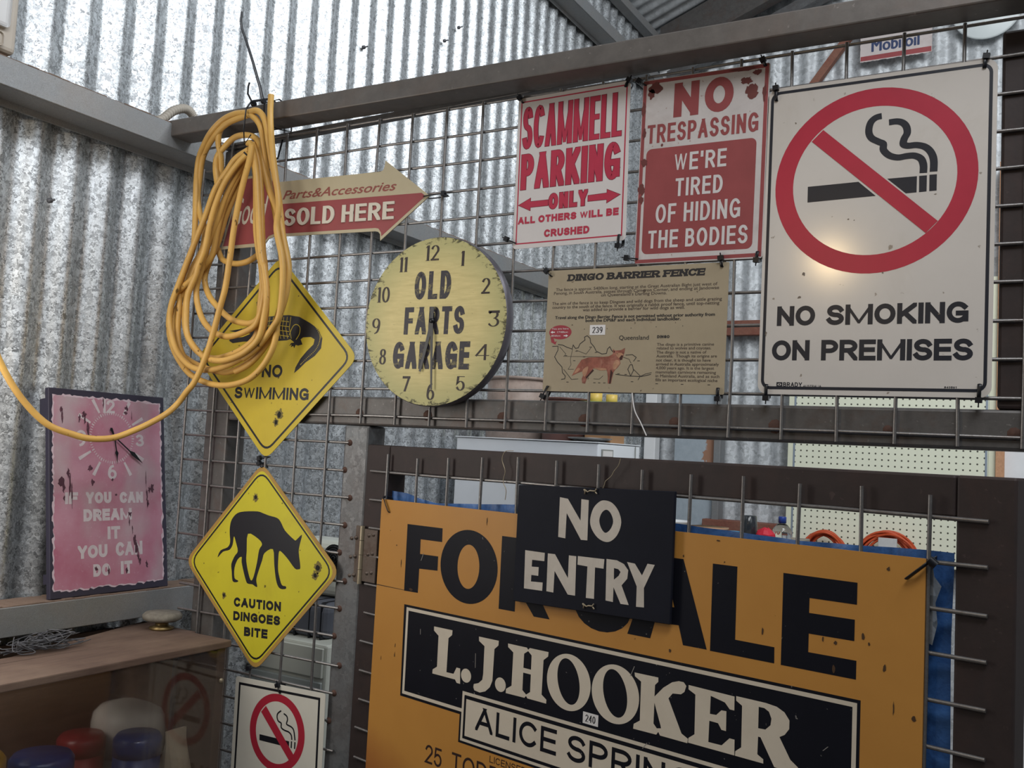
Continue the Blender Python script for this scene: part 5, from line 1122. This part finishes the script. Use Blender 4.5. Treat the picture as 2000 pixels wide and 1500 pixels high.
# ------------------------------------------------------------------ far end: pegboard, leads, bench
def peg_mat():
    s = NT('pegboard'); v = s.co((40, 40, 40)); fr = s.n('ShaderNodeVectorMath', operation='FRACTION'); s.l(v, fr.inputs[0])
    su = s.n('ShaderNodeVectorMath', operation='SUBTRACT'); s.l(fr.outputs[0], su.inputs[0]); su.inputs[1].default_value = (.5, .5, .5)
    sp = s.n('ShaderNodeSeparateXYZ'); s.l(su.outputs[0], sp.inputs[0])
    d = s.math('SQRT', s.math('ADD', s.math('POWER', sp.outputs[0], 2.0), s.math('POWER', sp.outputs[2], 2.0)))
    return s.done(s.mix(s.ramp(d, [(.125, BW(1)), (.16, BW(0))]), srgb('edefd8'), srgb('4a4a3c')), .55)
peg_mat(); plain('peg_cream', 'e9ebd2', .5); plain('trim_grey', '9aa6b4', .4, .3); paint('orange_lead', 'd0562f', .45, .12); paint('card_white', 'd9d8d6', .6)
o = empty('pegboard', (.55, 2.775, -.42), label='cream pegboard panel on the far wall, orange leads hanging on it', cat='pegboard'); po = (.55, 2.775, -.42)
part('board', MB().box(.18, .925, 2.772, 2.782, -.42, .73), 'pegboard', o, po)
for x0, x1 in ((.158, .1795), (.9255, .951)): part('edge_strip', MB().box(x0, x1, 2.768, 2.784, -.42, .73, .001, 1), 'peg_cream', o, po)
for x in (.184, .918): part('seam', MB().box(x - .004, x + .004, 2.7705, 2.7725, -.42, .73), 'trim_grey', o, po)
def lead(cx, cz, r_, n, lab, seed):
    b = MB(); g = random.Random(seed)
    for k in range(n):
        rr_ = r_ * g.uniform(.80, 1.0); dx, dy = g.uniform(-.014, .014), g.uniform(-.014, .014); ph = g.uniform(0, 6)
        b.tube([(dx + rr_ * math.cos(a), dy + .010 * math.sin(a * 2 + ph), -.012 * abs(dx) / .014 - rr_ * .25 + rr_ * 1.18 * math.sin(a)) for a in [2 * PI * i / 40 for i in range(40)]], .0052, 8, True)
    o = b.build('extension_lead', 'orange_lead'); o.location = (cx, 2.705, cz); return tag(o, lab, 'extension lead', 'orange leads on the pegboard')
lead(.335, -.378, .084, 9, 'smaller coil of orange extension lead on the pegboard', 1)
l2 = lead(.575, -.395, .118, 11, 'larger coil of orange extension lead on the pegboard', 5)
o = MB().box(-.035, .035, -.004, .004, -.05, .03, .001, 1).build('card_tag', 'card_white'); o.location = (.580, 2.68, -.345); tag(o, 'white card tucked in the larger orange lead coil', 'card')
plain('bench_top', '8d8579', .7); BT = -.305
o = empty('workbench', (.15, 2.0, FLOOR), label='grey workbench beyond the gate, cups and bottle on it', cat='bench'); wo = (.15, 2.0, FLOOR)
part('top', MB().box(-.10, .40, 1.86, 2.14, BT - .03, BT, .003), 'bench_top', o, wo)
for x in (-.07, .345):
    for y in (1.88, 2.08): part('leg', MB().box(x, x + .045, y, y + .045, FLOOR, BT - .031), 'gate_steel', o, wo)
plain('smoke_tumbler', '2e3236', .15, 0, .1, 30, .6); glass('clear_pet', (.95, .97, .98, 1), .06); plain('cap_blue', '27408c', .35); plain('plate_wood', 'c99f7c', .6); plain('lid_cyan', '4aa8d8', .4); plain('cloth_red', 'c9263a', .6); plain('basin_white', 'e4e6e6', .35)
o = MB().lathe([(0, 0), (.026, 0), (.0295, .012), (.030, .035), (.027, .070), (.0255, .072), (.0265, .060), (.028, .03), (.026, .006), (0, .005)], 28).build('tumbler', 'smoke_tumbler'); o.location = (.218, 2.0, BT); tag(o, 'dark smoked glass tumbler on the workbench', 'tumbler')
o = empty('bottle', (.335, 2.0, BT - .0), label='clear plastic bottle with a blue cap on the workbench', cat='bottle')
MB().lathe([(0, 0), (.030, 0), (.033, .006), (.033, .026), (.030, .036), (.018, .050), (.0105, .055), (.0105, .062), (0, .062)], 28).build('body', 'clear_pet', o)
MB().lathe([(0, .056), (.0135, .056), (.0135, .076), (.012, .078), (0, .078)], 20).build('cap', 'cap_blue', o)
o = MB().lathe([(0, 0), (.05, 0), (.068, .008), (.070, .011), (.05, .004), (0, .004)], 32).build('wooden_plate', 'plate_wood'); o.location = (.075, 2.0, BT); o.scale = (1, 1, 2); tag(o, 'shallow wooden plate on the workbench', 'plate')
o = MB().lathe([(0, .014), (.022, .014), (.024, .010), (.024, 0), (0, 0)], 24).build('lid', 'lid_cyan'); o.location = (.168, 2.0, BT); tag(o, 'bright blue lid between the plate and the tumbler', 'lid')
o = MB().lathe([(0, 0), (.045, 0), (.062, .030), (.065, .034), (.061, .033), (.045, .006), (0, .006)], 32).build('basin', 'basin_white'); o.location = (-.062, 2.0, BT); tag(o, 'white basin at the left end of the workbench', 'basin')
b = MB(); g = random.Random(6); rg = []
for rr_, z in ((.034, 0), (.036, .014), (.026, .026), (.010, .034)): rg += [(rr_ * math.cos(a) * g.uniform(.8, 1.2), rr_ * math.sin(a) * g.uniform(.8, 1.1), z * g.uniform(.85, 1.15)) for a in [2 * PI * k / 12 for k in range(12)]]
b.add(rg, [(i * 12 + k, i * 12 + (k + 1) % 12, i * 12 + 12 + (k + 1) % 12, i * 12 + 12 + k) for i in range(3) for k in range(12)]); b.add(rg[-12:], [tuple(range(12))]); b.add(rg[:12], [tuple(range(12))])
o = b.build('cloth', 'cloth_red'); o.location = (.285, 1.975, BT); tag(o, 'crumpled red cloth between the tumbler and the bottle', 'cloth')
def patch_mat():
    s = NT('flat_sheet'); v = s.co(); sp = s.n('ShaderNodeSeparateXYZ'); s.l(v, sp.inputs[0])
    c = s.mix(s.noise(30, 5, .7), srgb('93a0aa'), srgb('c3cdd4'))
    f = s.math('ADD', s.math('MULTIPLY', sp.outputs[0], 14.0), s.math('MULTIPLY', s.noise(14, 6, .7), 2.4))
    f = s.math('ADD', f, s.math('MULTIPLY', s.math('ABSOLUTE', s.math('ADD', sp.outputs[2], -1.54)), -5.0))
    c = s.mix(s.ramp(f, [(1.55, BW(0)), (1.62, BW(1))]) if False else s.ramp(s.math('MULTIPLY', f, .5), [(.86, BW(0)), (.9, BW(1))]), c, srgb('a87e66'))
    return s.done(c, .6, .2)
patch_mat()
o = MB().box(-.095, .095, 0, .004, 0, 2.02).build('flat_sheet', 'flat_sheet'); o.location = (-.262, 2.79, FLOOR); tag(o, 'flat zinc sheet with a torn brown patch on the far wall', 'sheet')
# signs on the far wall
paint('oil_white', 'c9bfbc', .5, .06, '8d6f66', .4, 20); paint('oil_red', '9c4a4c', .5); paint('oil_blue', '39466b', .5); paint('round_white', 'd5dcdc', .4, .04)
o = empty('oil_sign', (.548, 2.80, 1.69), label='small white and red oil sign with worn edges on the far wall', cat='sign')
b = MB(); b.prism([(x, z) for x, z in torn(-.142, .142, 0.0, .150, .0015, 3)], 0, .003); b.build('panel', 'oil_white', o)
b = MB(); b.poly([(-.140, .004), (.140, .004), (.140, .026), (-.140, .024)], L2); b.build('red_band', 'oil_red', o)
b = MB(); bfont(b, 'Mobiloil', -.095, .092, .040, .052, L2, .0022); b.build('lettering', 'oil_blue', o)
o = empty('round_sign', (.892, 2.80, 1.712), label='round white sign on the far wall, cut off by the beam', cat='sign')
b = MB(); b.lathe([(0, 0), (.125, 0), (.131, .004), (.131, .007)], 48, (0, 0, .131), 'Y'); b.build('disc', 'round_white', o)

# ------------------------------------------------------------------ lift everything onto the floor
for o in COL.objects:
    if o.parent is None and o.type in ('MESH', 'EMPTY'): o.location.z -= FLOOR
